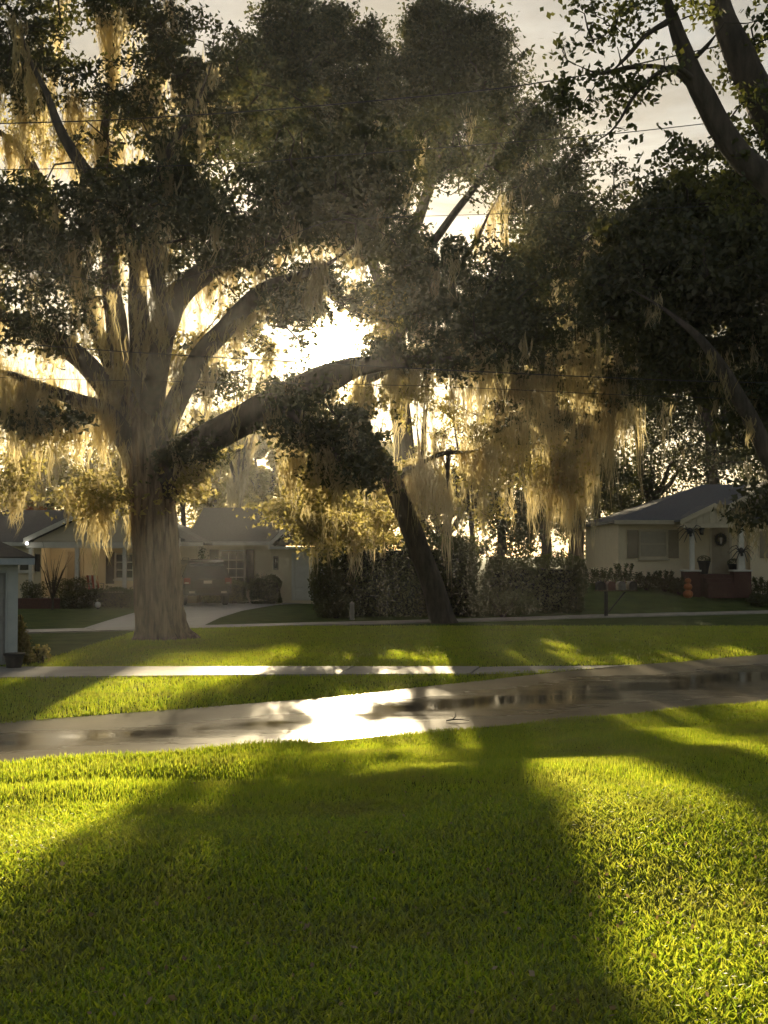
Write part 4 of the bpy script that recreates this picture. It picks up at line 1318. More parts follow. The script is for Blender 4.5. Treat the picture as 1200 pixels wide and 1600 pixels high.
def gable_roof(name, parent, xl, xa, xr, y0, y1, ze, za, m, th=0.1, trim=None, verge=0.12):
    """gable facing the camera: roof slabs and white verge boards"""
    def slab(xb, xt):
        return [(xb, ze), (xt, za), (xt, za + th), (xb, ze + th)] if xb < xt else [(xt, za), (xb, ze), (xb, ze + th), (xt, za + th)]
    mb = MB()
    mb.prism([(xl, ze), (xa, za), (xr, ze), (xr, ze + th), (xa, za + th), (xl, ze + th)], 'y', y0, y1)
    ro = mb.build(name, m, parent)
    if trim:
        MB().prism([(xl, ze - verge), (xa, za - verge), (xa, za + th + .01), (xl, ze + th + .01)], 'y', y0 - 0.06, y0 - 0.004).build('verge_board', trim, ro)
        MB().prism([(xa + .002, za - verge), (xr, ze - verge), (xr, ze + th + .01), (xa + .002, za + th + .01)], 'y', y0 - 0.06, y0 - 0.004).build('verge_board', trim, ro)
    return ro


# ---- cream house on the right
h = House('brick_house', 'cream painted brick house with hip roof, tan shutters and small gabled porch', 55.0, 1085)
X, Z = h.x, h.z
ze = Z(813)
xl, xr = X(966), X(1330)
MB().box(xl, X(1066), 0, 9.0, -0.3, ze - .05).build('wall', M['cream_wall'], h.root)
MB().box(X(1066) + .003, xr, 0.45, 9.0, -0.3, ze - .05).build('wall', M['cream_wall'], h.root)
MB().box(X(1172), xr - .01, 0.0, 0.445, -0.3, ze - .06).build('wall', M['cream_wall'], h.root)
hip_roof('roof', h.root, xl - 0.25, xr + .3, -0.45, 9.4, ze, Z(757, 59.5), X(1098, 59.5), X(1300, 59.5), M['blue_shingle'], trim=M['cream_trim'])
# porch gable
gx0, gxa, gx1 = X(1063, 53.4), X(1117, 53.4), X(1160, 53.4)
ga_, gb_ = Z(789, 53.4), Z(815, 53.4)
gy = -1.6
gable_roof('porch_roof', h.root, gx0, gxa, gx1, gy, 2.2, gb_, ga_, M['blue_shingle'], 0.07, M['cream_trim'], 0.14)
pg = MB().prism([(gx0 + .25, gb_ - .06), (gx1 - .2, gb_ - .06), (gxa, ga_ - .1)], 'y', gy + 0.05, gy + 0.12).build('porch_gable', M['cream_trim'], h.root)
for k in range(7):
    xx = gx0 + 0.45 + k * 0.27
    tz = ga_ - .14 - (ga_ - gb_) * abs(xx - gxa) / ((gxa - gx0) if xx < gxa else (gx1 - gxa))
    if tz > gb_ + .02:
        MB().box(xx - 0.02, xx + 0.02, gy + 0.02, gy + 0.049, gb_ - .05, tz).build('batten', M['cream_trim'], pg)
MB().box(gx0 + .15, gx1 - .1, gy + .01, gy + .2, gb_ - .26, gb_ - .07).build('porch_beam', M['cream_trim'], h.root, bevel=0.01)
MB().box(gx0 + .2, gx1 - .15, gy + .21, .44, gb_ - .2, gb_ - .09).build('porch_ceiling', M['cream_trim'], h.root)
# right wing gable behind the moss
gable_roof('wing_roof', h.root, X(1122, 54.5), X(1215, 54.5), X(1310, 54.5), -.5, 4.4, Z(800, 54.5), Z(752, 54.5), M['blue_shingle'], 0.08, M['cream_trim'], .16)
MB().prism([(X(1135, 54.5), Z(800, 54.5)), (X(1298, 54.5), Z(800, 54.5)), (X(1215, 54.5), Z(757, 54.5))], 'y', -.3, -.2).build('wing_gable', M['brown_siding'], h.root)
# window, shutters
window(h, h.root, X(998), X(1043), Z(873), Z(827), 0, M['cream_trim'], M['blind'], 1, 2, 0.07)
shutter(h.root, X(980), X(997), Z(872), Z(828), 0, M['shutter_tan'])
shutter(h.root, X(1044), X(1060), Z(872), Z(828), 0, M['shutter_tan'])
window(h, h.root, X(1203), X(1246), Z(873), Z(830), 0, M['cream_trim'], M['blind'], 1, 2, 0.07)
shutter(h.root, X(1187), X(1202), Z(872), Z(830), 0, M['shutter_tan'])
pz = Z(897, 54)            # porch floor
panel_door(h.root, X(1112, 55.4), X(1140, 55.4), pz, Z(825, 55.4), 0.45, M['door_tan'], M['cream_trim'])
# brick porch
po = MB().box(X(1093, 53.6), X(1144, 53.6), -1.55, 0.445, -0.3, pz).build('porch_base', M['brick_red'], h.root, bevel=0.01)
for (a, b) in ((1068, 1092.5), (1144.5, 1172)):
    q = MB().box(X(a, 53.4), X(b, 53.4), -1.75, -1.1, -0.3, Z(893, 53.4)).build('porch_pier', M['brick_red'], h.root, bevel=0.01)
    MB().box(X(a, 53.4) - .04, X(b, 53.4) + .04, -1.8, -1.05, Z(893, 53.4) + .003, Z(893, 53.4) + .07).build('pier_cap', M['white'], q, bevel=0.01)
for k in range(2):
    MB().box(X(1098, 53.6), X(1140, 53.6), -1.9 - 0.32 * k, -1.555 - .32 * k, -0.3, pz - 0.17 * (k + 1)).build('step', M['brick_red'], h.root, bevel=0.01)
MB().box(X(1079, 53.4), X(1086, 53.4), -1.52, -1.34, Z(893, 53.4) + .07, gb_ - .1).build('porch_post', M['trim'], h.root, bevel=0.01)
MB().prism([(X(1153.5, 53.4), Z(893, 53.4) + .07), (X(1165, 53.4), Z(893, 53.4) + .07), (X(1162, 53.4), gb_ - .1), (X(1156, 53.4), gb_ - .1)], 'y', -1.55, -1.3).build('porch_post', M['trim'], h.root, bevel=0.01)
# things at the porch
HW = h.o


def lantern(px, py, D, label):
    p = P(px, py, D)
    r = empty('wall_lantern', p, label, 'lantern')
    MB().box(-.06, .06, .05, .12, -.1, .1).build('back_plate', M['black'], r, bevel=.005)
    MB().lathe([(.05, -.17), (.085, -.15), (.11, .08), (.10, .1)], (0, -.06, 0), 6).build('lantern_glass', M['glass'], r)
    MB().lathe([(.13, .1), (.10, .15), (.03, .2), (.02, .24)], (0, -.06, 0), 6).build('lantern_cap', M['black'], r)
    MB().tube([(0, .06, .02), (0, 0, .28), (0, -.06, .24)], .015, 6).build('arm', M['black'], r)


lantern(1096, 830, 55.3, 'black wall lantern left of the wreathed door')
lantern(1153, 828, 55.3, 'black wall lantern right of the wreathed door')


def spider(px, py, D, label, sc=1.0, rest=False):
    p = P(px, py, D)
    r = empty('toy_spider', p, label, 'spider decoration')
    MB().lathe([(0.001, -.16), (.09, -.14), (.13, -.03), (.11, .08), (.05, .14), (.001, .15)], (0, 0, .02), 12).build('abdomen', M['black'], r, smooth=True)
    MB().lathe([(0.001, -.08), (.06, -.06), (.075, 0), (.05, .06), (.001, .07)], (.02, -.05, -.17), 10).build('head', M['black'], r, smooth=True)
    for s in (-1, 1):
        for k, (dx_, dz_) in enumerate(((.52, .30), (.55, .02), (.46, -.30), (.26, -.44))):
            kx, kz = dx_ * .5, dz_ * .6 + .16
            MB().tube([(s * .05, -.04, -.05), (s * kx, -.14, kz * .8), (s * dx_ * .85, -.08, dz_ * .75 - .02), (s * dx_ * 1.08, -.02, dz_ - .22 + .05 * k)], [.026, .024, .02, .012], 6).build('leg', M['black'], r, smooth=True)
    r.scale = (sc, sc, sc)


spider(1078, 830, 53.25, 'big black toy spider high on the left porch post', 0.92)
spider(1158, 861, 53.25, 'big black toy spider low on the right porch post', 0.88)
p = P(1126, 843, 55.32)
r = empty('door_wreath', p, 'round dark wreath with pale figure hanging on the tan front door', 'wreath')
ring = MB()
a = np.linspace(0, 2 * np.pi, 25)
ring.tube([(0.2 * math.cos(t), 0, 0.2 * math.sin(t)) for t in a], 0.07, 8)
ring.build('wreath_ring', M['black'], r, smooth=True)
aa = rng.uniform(0, 6.28, 900)
pp = np.stack([p[0] + 0.2 * np.cos(aa), p[1] + 0 * aa - .02, p[2] + 0.2 * np.sin(aa)], -1) + rng.normal(size=(900, 3)) * .05
v, f = leaf_quads(pp, 0.06, .5, 0)
np_mesh('leaves', v, f, M['hedge_leaf'], r, kind='stuff')
MB().lathe([(.001, -.18), (.04, -.17), (.05, -.05), (.035, 0), (.06, .05), (.05, .1), (.001, .12)], (0, -.05, -.02), 10).build('figure', M['white'], r, smooth=True)


def planter(px, py, D, label, rr=.25, hh=.45):
    q = P(px, py, D)
    q[2] = HW[2] + pz + .005
    r_ = empty('planter_pot', q, label, 'planter')
    MB().lathe([(rr * .55, 0), (rr * .6, .04), (rr * .95, hh * .9), (rr * 1.05, hh * .92), (rr * 1.05, hh), (rr * .9, hh)], (0, 0, 0), 18).build('pot', M['black'], r_, smooth=False)
    MB().lathe([(.001, hh - .06), (rr * .89, hh - .05), (rr * .89, hh - .04), (.001, hh - .03)], (0, 0, 0), 14).build('soil', M['bark_mulch'], r_)
    d_ = rng.normal(size=(500, 3))
    d_ /= np.linalg.norm(d_, axis=1)[:, None]
    pts = q + np.array([0, 0, hh + .06]) + d_ * np.array([rr, rr, .16])
    v_, f_ = leaf_quads(pts, .06, .5)
    np_mesh('plant', v_, f_, M['hedge_leaf'], r_, kind='stuff')


planter(1100, 885, 54.3, 'tall dark pot left of the front door', .27, .55)
planter(1147, 880, 54.9, 'round dark pot right of the front door', .28, .42)


def pumpkin(z, rr, top, p, label, grp):
    r_ = empty('pumpkin', (p[0], p[1], p[2] + z), label, 'pumpkin', grp)
    v_ = []
    n, m = 24, 8
    fs = []
    for i in range(m + 1):
        th = math.pi * i / m
        for k in range(n):
            a_ = 2 * math.pi * k / n
            q = rr * (math.sin(th) ** 0.8) * (1 + 0.07 * math.cos(a_ * 8))
            v_.append((q * math.cos(a_), q * math.sin(a_), rr * .85 - rr * .85 * math.cos(th)))
    for i in range(m):
        for k in range(n):
            fs.append((i * n + k, i * n + (k + 1) % n, (i + 1) * n + (k + 1) % n, (i + 1) * n + k))
    MB().add(v_, fs).build('shell', M['orange'], r_, smooth=True)
    MB().tube([(0, 0, rr * 1.66), (.01, 0, rr * 1.85), (.03, 0, rr * 1.95)], [.03, .022, .02], 6).build('stalk', M['wood'], r_)


pq = P(1075, 915, 52.9)
pq[2] = gz(pq[0], pq[1]) - .01
pumpkin(0, .2, 0, pq, 'largest orange pumpkin at the bottom of the pumpkin stack by the porch pier', 'stacked pumpkins')
pumpkin(.33, .17, 0, pq, 'middle orange pumpkin of the stack by the porch pier', 'stacked pumpkins')
pumpkin(.61, .13, 0, pq, 'smallest orange pumpkin on top of the stack by the porch pier', 'stacked pumpkins')
HB = 'shrubs along the cream house'
for k, (px, D, rr, hh, sp, lb) in enumerate([
        (940, 53.6, .7, .75, .6, 'dark spiky shrub at the left corner of the cream house, behind the mailboxes'),
        (975, 53.8, .6, .75, .9, 'dark spiky shrub under the left shutter of the cream house window'),
        (1010, 53.9, .6, .6, .7, 'dark shrub under the left half of the cream house window'),
        (1038, 53.9, .55, .6, .9, 'dark shrub under the right half of the cream house window'),
        (1060, 53.5, .4, .55, .7, 'small dark shrub beside the pumpkin stack'),
        (1192, 53.6, .7, .9, .6, 'tall dark shrub right of the porch at the picture edge'),
        (1185, 52.4, .55, .5, 0.0, 'low grey green shrub on the lawn edge right of the porch')]):
    bush('shrub', lb, (px - 600) / F * D, D, rr, hh, 2200, .075, group=HB, spiky=sp)

# ---- porch house on the left
h = House('porch_house', 'long pale house with white gabled porch on the left, partly behind the great oak', 57.0, 120)
X, Z = h.x, h.z
ze = Z(847)
MB().box(X(-120), X(65), 0, 9, -.3, ze - .1).build('wall', M['pale_wall'], h.root)
MB().box(X(65) + .003, X(300), 1.6, 9, -.3, ze - .1).build('wall', M['pale_wall'], h.root)
hip_roof('roof', h.root, X(-130), X(320), -.4, 9.4, ze, Z(797, 61.5), X(10, 61.5), X(225, 61.5), M['shingle'], trim=M['trim'])
gl, ga2, gr = X(40, 56), X(160, 56), X(284, 56)
gb2, gt2 = Z(845, 56), Z(788, 56)
gable_roof('porch_roof', h.root, gl, ga2, gr, -1.3, 5.0, gb2, gt2, M['shingle'], .09, M['trim'], .12)
gab = MB().prism([(gl + .3, gb2 - .05), (gr - .3, gb2 - .05), (ga2, gt2 - .12)], 'y', -1.0, -.93).build('porch_gable', M['siding'], h.root)
nb = 9
for k in range(nb):
    a0, a1 = k / nb, (k + .93) / nb
    zz0, zz1 = gb2 + (gt2 - .15 - gb2) * a0, gb2 + (gt2 - .15 - gb2) * a1
    l0, r0_ = gl + .35 + (ga2 - gl - .35) * a0, gr - .35 + (ga2 - gr + .35) * a0
    l1, r1 = gl + .35 + (ga2 - gl - .35) * a1, gr - .35 + (ga2 - gr + .35) * a1
    MB().add([(l0, -1.05, zz0), (r0_, -1.05, zz0), (r1, -1.02, zz1), (l1, -1.02, zz1), (l0, -1.001, zz0), (r0_, -1.001, zz0), (r1, -1.001, zz1), (l1, -1.001, zz1)],
             [(0, 1, 2, 3), (7, 6, 5, 4), (0, 4, 5, 1), (1, 5, 6, 2), (2, 6, 7, 3), (3, 7, 4, 0)]).build('siding_board', M['siding'], gab)
MB().lathe([(.26, 0), (.3, 0), (.3, .05), (.26, .05)], (0, 0, 0), 20).build('round_vent', M['trim'], gab).matrix_local = Matrix.Translation((X(158, 56), -1.06, Z(811, 56))) @ Matrix.Rotation(R(90), 4, 'X')
MB().box(gl + .1, gr - .1, -1.25, -.9, gb2 - .32, gb2 - .06).build('porch_beam', M['trim'], h.root, bevel=.01)
MB().box(gl + .1, gr - .1, -.895, 1.59, gb2 - .2, gb2 - .1).build('porch_ceiling', M['trim'], h.root)
fl = .35
MB().box(gl + .2, gr - .2, -1.3, 1.59, -.3, fl).build('porch_floor', M['concrete'], h.root)
for px in (50, 122, 196, 276):
    c = MB().box(X(px, 56) - .085, X(px, 56) + .085, -1.2, -1.03, fl + .1, gb2 - .33).build('porch_post', M['trim'], h.root, bevel=.01)
    MB().box(X(px, 56) - .13, X(px, 56) + .13, -1.24, -.99, fl + .003, fl + .097).build('post_base', M['trim'], c, bevel=.008)
panel_door(h.root, X(106, 58.6), X(121, 58.6) + .2, fl, fl + 2.05, 1.6, M['door_tan'], M['cream_trim'], 3)
window(h, h.root, X(30), X(54), Z(893), Z(868), 0, M['trim'], M['glass'], 1, 2)
shutter(h.root, X(55.5), X(63), Z(893), Z(866), 0, M['shutter_dark'])
window(h, h.root, X(180, 58.6), X(210, 58.6), Z(905, 58.6), Z(864, 58.6), 1.6, M['trim'], M['glass'], 2, 3)
shutter(h.root, X(166, 58.6), X(179, 58.6), Z(912, 58.6), Z(862, 58.6), 1.6, M['shutter_dark'])
shutter(h.root, X(211, 58.6), X(223, 58.6), Z(912, 58.6), Z(862, 58.6), 1.6, M['shutter_dark'])
HL = h.o
# porch light that is on, and an emissive white spot set at the gable corner
q = P(110, 851, 57.2)
r = empty('porch_light', q, 'lit round ceiling light under the porch roof', 'lamp')
MB().lathe([(.16, .06), (.17, .02), (.12, -.06), (.04, -.1), (.001, -.11)], (0, 0, 0), 14).build('lamp_shade', M['lamp_on'], r, smooth=True)
MB().lathe([(.1, .11), (.17, .1), (.18, .062), (.001, .061)], (0, 0, 0), 14).build('lamp_base', M['trim'], r)
lp = bpy.data.lights.new('porch_light_bulb', 'POINT')
lp.energy = 6
lp.color = (1, .72, .42)
lp.shadow_soft_size = .1
lpo = bpy.data.objects.new('porch_light_bulb', lp)
lpo.location = (0, -.05, -.25)
link(lpo, r)
q = P(42, 849, 55.5)
r = empty('corner_glow', q, 'small glowing white spot at the left corner of the porch gable', 'lamp')
MB().lathe([(.001, -.07), (.06, -.06), (.08, 0), (.05, .06), (.001, .07)], (0, 0, 0), 12).build('glow_knob', M['glow_white'], r, smooth=True)
MB().box(-.05, .05, .07, .2, -.03, .06).build('glow_mount', M['trim'], r)


def lawn_chair(px, D, label):
    x = (px - 600) / F * D
    r_ = empty('garden_chair', (x, D, HL[2] + fl), label, 'chair', rz=R(35))
    for s in (-1, 1):
        MB().tube([(s * .28, -.28, 0), (s * .28, .25, .42)], .014, 6).build('leg', M['grey_metal'], r_)
        MB().tube([(s * .28, .28, 0), (s * .28, -.2, .40), (s * .28, -.26, .62), (s * .28, .2, .62)], .014, 6).build('arm_frame', M['grey_metal'], r_)
    for k in range(5):
        x0 = -.27 + k * .11
        MB().prism([(-.25, .40), (.2, .36), (.2, .375), (-.25, .415)], 'x', x0, x0 + .1).build('seat_strap', M['stripe_red'] if k % 2 == 0 else M['white'], r_)
        MB().prism([(.2, .36), (.42, .98), (.435, .975), (.215, .355)], 'x', x0, x0 + .1).build('back_strap', M['stripe_red'] if k % 2 == 0 else M['white'], r_)


lawn_chair(150, 57.0, 'red and white striped garden chair on the porch between two white posts')
bush('shrub', 'big round dark shrub left of the white porch post', X(110, 55) + HL[0], 55.2, .85, 1.35, 4500, .07)
HP = 'hedges in front of the porch house'
leafy_block('clipped_hedge', 'low dark clipped hedge along the porch beside the great oak trunk', (133 - 600) / F * 54.2, (214 - 600) / F * 54.2, 53.7, 54.7, .78, 7000, .07, group=HP)
leafy_block('clipped_hedge', 'low dark hedge in front of the round shrub at the porch', (98 - 600) / F * 53.8, (131 - 600) / F * 53.8, 53.3, 54.2, .62, 3500, .07, group=HP)
# brick planter
q0 = (28 - 600) / F * 53.6
r = empty('brick_planter', (q0 + .95, 53.8, gz(q0, 53.8)), 'low brown brick planter under the left window of the porch house', 'planter')
MB().box(-1.3, 1.05, -.3, -.18, -.1, .42).build('planter_wall', M['brick_red'], r, bevel=.01)
MB().box(-1.3, 1.05, .2, .32, -.1, .42).build('planter_wall', M['brick_red'], r, bevel=.01)
MB().box(-1.28, 1.03, -.175, .195, -.1, .36).build('soil', M['bark_mulch'], r)
bush('shrub', 'pale leafy shrub in the brick planter under the left window', (45 - 600) / F * 53.9, 54.7, .55, 1.15, 1800, .08)
# small bare tree
q = P(82, 953, 52.6)
q[2] = gz(q[0], q[1])
r = empty('bare_sapling', q, 'small bare many stemmed tree on the lawn in front of the porch house', 'tree')
lines = []
for k in range(16):
    a_ = k * .4 + rng.uniform(-.2, .2)
    ln = rng.uniform(1.2, 2.4)
    lean = rng.uniform(.15, .55)
    b_ = np.array([0, 0, .35]) + q
    tip = b_ + np.array([math.cos(a_ * 2) * lean * ln, math.sin(a_ * 2) * lean * .6 * ln, ln])
    pts = np.array([b_ * (1 - t) + tip * t + np.array([0, 0, .15 * math.sin(t * 3)]) + rng.normal(size=3) * .04 * t for t in np.linspace(0, 1, 5)])
    lines.append((pts, np.linspace(.022, .006, 5)))
v, f = many_tubes(lines, 4)
np_mesh('branches', v, f, M['twig'], r, kind='stuff')
MB().tube([(0, 0, -.1), (.02, 0, .2), (0, .01, .42)], [.07, .05, .04], 8).build('trunk', M['twig'], r)
q = P(153, 941, 53.2)
q[2] = gz(q[0], q[1])
r = empty('garden_globe', q, 'small white globe lamp at the foot of the low porch hedge', 'garden lamp')
MB().lathe([(.001, 0), (.05, .01), (.04, .08), (.05, .09)], (0, 0, -.03), 10).build('base', M['dark_metal'], r)
MB().lathe([(.05, .06), (.10, .1), (.13, .18), (.10, .27), (.001, .31)], (0, 0, 0), 12).build('globe', M['white'], r, smooth=True)

# ---- garage house in the middle
h = House('garage_wing_house', 'pale yellow house with dark shuttered window and white garage door behind the parked car', 60.0, 415)
X, Z = h.x, h.z
h.root.name = 'suburban_house'
h.root['category'] = 'house'
ze = Z(846)
MB().box(X(300), X(424), 0, 9, -.3, ze - .1).build('wall', M['pale_wall'], h.root)
gz_e = Z(856, 58.6)
MB().box(X(424, 58.8) + .003, X(560, 58.8), -1.2, 9, -.3, gz_e - .02).build('wall', M['pale_wall'], h.root)
hip_roof('roof', h.root, X(292), X(470), -.4, 9.5, ze, Z(793, 64.5), X(318, 64.5), X(455, 64.5), M['shingle'], trim=M['trim'])
gl, ga2, gr = X(420, 58.6), X(480, 58.6), X(566, 58.6)
gt2 = Z(796, 58.6)
gable_roof('garage_roof', h.root, gl, ga2, gr, -1.6, 8, gz_e + .12, gt2, M['shingle'], .09, M['trim'], .12)
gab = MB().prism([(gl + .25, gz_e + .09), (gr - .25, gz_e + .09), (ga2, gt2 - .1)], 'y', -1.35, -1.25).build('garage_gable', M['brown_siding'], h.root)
MB().box(gl, gr, -1.66, -1.26, gz_e - .06, gz_e + .06).build('garage_fascia', M['trim'], h.root, bevel=.01)
window(h, h.root, X(343), X(384), Z(918), Z(859), 0, M['trim'], M['glass'], 3, 4, .08)
shutter(h.root, X(328), X(342), Z(918), Z(859), 0, M['shutter_dark'])
shutter(h.root, X(385), X(397), Z(918), Z(859), 0, M['shutter_dark'])
window(h, h.root, X(424, 58.8) + .1, X(424, 58.8) + .32, Z(890, 58.8), Z(869, 58.8), -1.2, M['brown_siding'], M['glass'], 1, 1, .04, sill=False)
# garage door of horizontal panels
x0, x1 = X(460, 58.8), X(533, 58.8)
z0, z1 = Z(938, 58.8), Z(867, 58.8)
MB().box(x0 - .12, x0 - .003, -1.27, -1.203, z0, z1 + .12).box(x1 + .003, x1 + .12, -1.27, -1.203, z0, z1 + .12).box(x0 - .002, x1 + .002, -1.27, -1.203, z1 + .01, z1 + .12).build('door_frame', M['trim'], h.root)
gd = MB().box(x0, x1, -1.225, -1.203, z0, z1).build('garage_door', M['trim'], h.root)
for r_ in range(4):
    for c_ in range(4):
        a0 = x0 + (x1 - x0) * (c_ + .1) / 4
        a1 = x0 + (x1 - x0) * (c_ + .9) / 4
        b0 = z0 + (z1 - z0) * (r_ + .12) / 4
        b1 = z0 + (z1 - z0) * (r_ + .88) / 4
        MB().box(a0, a1, -1.245, -1.226, b0, b1).build('door_panel', M['trim'], gd, bevel=.008)
leafy_block('clipped_hedge', 'boxy dark clipped shrub under the shuttered window beside the car', (392 - 600) / F * 58.6, (441 - 600) / F * 58.6, 57.6, 58.9, 1.2, 7000, .07, round_=.5)
leafy_block('clipped_hedge', 'dark clipped shrub behind the car under the shuttered window', (316 - 600) / F * 58.9, (390 - 600) / F * 58.9, 58.2, 59.1, 1.05, 6000, .07, round_=.5)
bush('shrub', 'green shrub beside the window of the pale yellow house, behind the car roof', (305 - 600) / F * 59, 59.2, .6, 2.6, 3500, .09)
bush('shrub', 'small leafy plant by the garage door at the end of the driveway', (503 - 600) / F * 56, 56, .45, 1.4, 700, .1)

# ---- garage at the left edge
GD = 26.0
h = House('roadside_garage', 'grey white block garage with dark roof cut off by the left picture edge', GD, 29)
h.root.rotation_euler = (0, 0, R(16.5))
X, Z = h.x, h.z
xr_ = X(29)
ze = Z(879)
MB().box(X(13), xr_, 0, 5, -.2, ze).build('wall', M['garage_wall'], h.root)
MB().box(X(-200), X(-130), 0, 5, -.2, ze).build('wall', M['garage_wall'], h.root)
MB().box(X(-130) + .003, X(13) - .003, 0, 5, Z(895), ze).build('lintel', M['garage_wall'], h.root)
MB().box(X(-130) + .003, X(13) - .003, 4.6, 5, -.2, Z(895) - .003).build('back_wall', M['garage_wall'], h.root)
MB().box(X(10.5), X(13) - .002, -.03, .1, 0, Z(895)).build('door_frame', M['garage_wall'], h.root)
gd = MB().box(X(-130) + .01, X(10.5) - .005, .06, .1, 0.02, Z(895) - .005).build('garage_door', M['garage_door'], h.root)
for r_ in range(4):
    for c_ in range(5):
        a0 = X(-130) + (X(10) - X(-130)) * (c_ + .12) / 5
        a1 = X(-130) + (X(10) - X(-130)) * (c_ + .9) / 5
        b0 = .03 + (Z(895) - .05) * (r_ + .12) / 4
        b1 = .03 + (Z(895) - .05) * (r_ + .9) / 4
        MB().box(a0, a1, .035, .059, b0, b1).build('door_panel', M['garage_door'], gd, bevel=.008)
hip_roof('roof', h.root, X(-230), X(54), -.4, 5.4, ze + .12, ze + .75, X(-120), X(-50), M['shutter_dark'], th=.03)
MB().box(X(-230) + .01, X(54) - .01, -.395, -.37, ze - .04, ze + .087).build('fascia', M['fascia'], h.root)
MB().box(X(54) - .035, X(54) - .012, -.365, 5.3, ze - .04, ze + .087).build('fascia', M['fascia'], h.root)
q = gp(26, 1047)
r = empty('flower_pot', (q[0], q[1] - .1, gz(*q)), 'dark pot standing at the corner of the roadside garage', 'pot')
MB().lathe([(.13, 0), (.14, .02), (.19, .27), (.21, .28), (.21, .32), (.17, .32)], (0, 0, 0), 16).build('pot', M['black'], r)
MB().lathe([(.001, .27), (.16, .275), (.16, .28), (.001, .285)], (0, 0, 0), 12).build('soil', M['bark_mulch'], r)
q = gp(42, 1040)
r = empty('wall_plant', (q[0], q[1] + .4, gz(*q)), 'sunlit ochre plant climbing the corner of the roadside garage', 'plant')
c0 = np.array([q[0] - .2, q[1] + .5, 0])
n = 2600
t = rng.random(n)
pts = np.stack([c0[0] - .12 + rng.normal(size=n) * .09 * (1.2 - t) + .16 * (1 - t), c0[1] + rng.normal(size=n) * .12, .05 + t * .95], -1)
v, f = leaf_quads(pts, .07, .6)
np_mesh('foliage', v, f, M['backlit_leaf'], r, kind='stuff')
MB().tube([(-.2, .1, 0), (-.22, .12, .5), (-.26, .1, 1.0)], [.02, .015, .008], 6).build('stem', M['twig'], r)
bush('leafy_weed', 'bright backlit leafy weed at the end of the garage driveway', gp(55, 1043)[0], gp(55, 1043)[1] + .5, .2, .34, 260, .08, 'plant', None, .6, 'backlit_leaf')


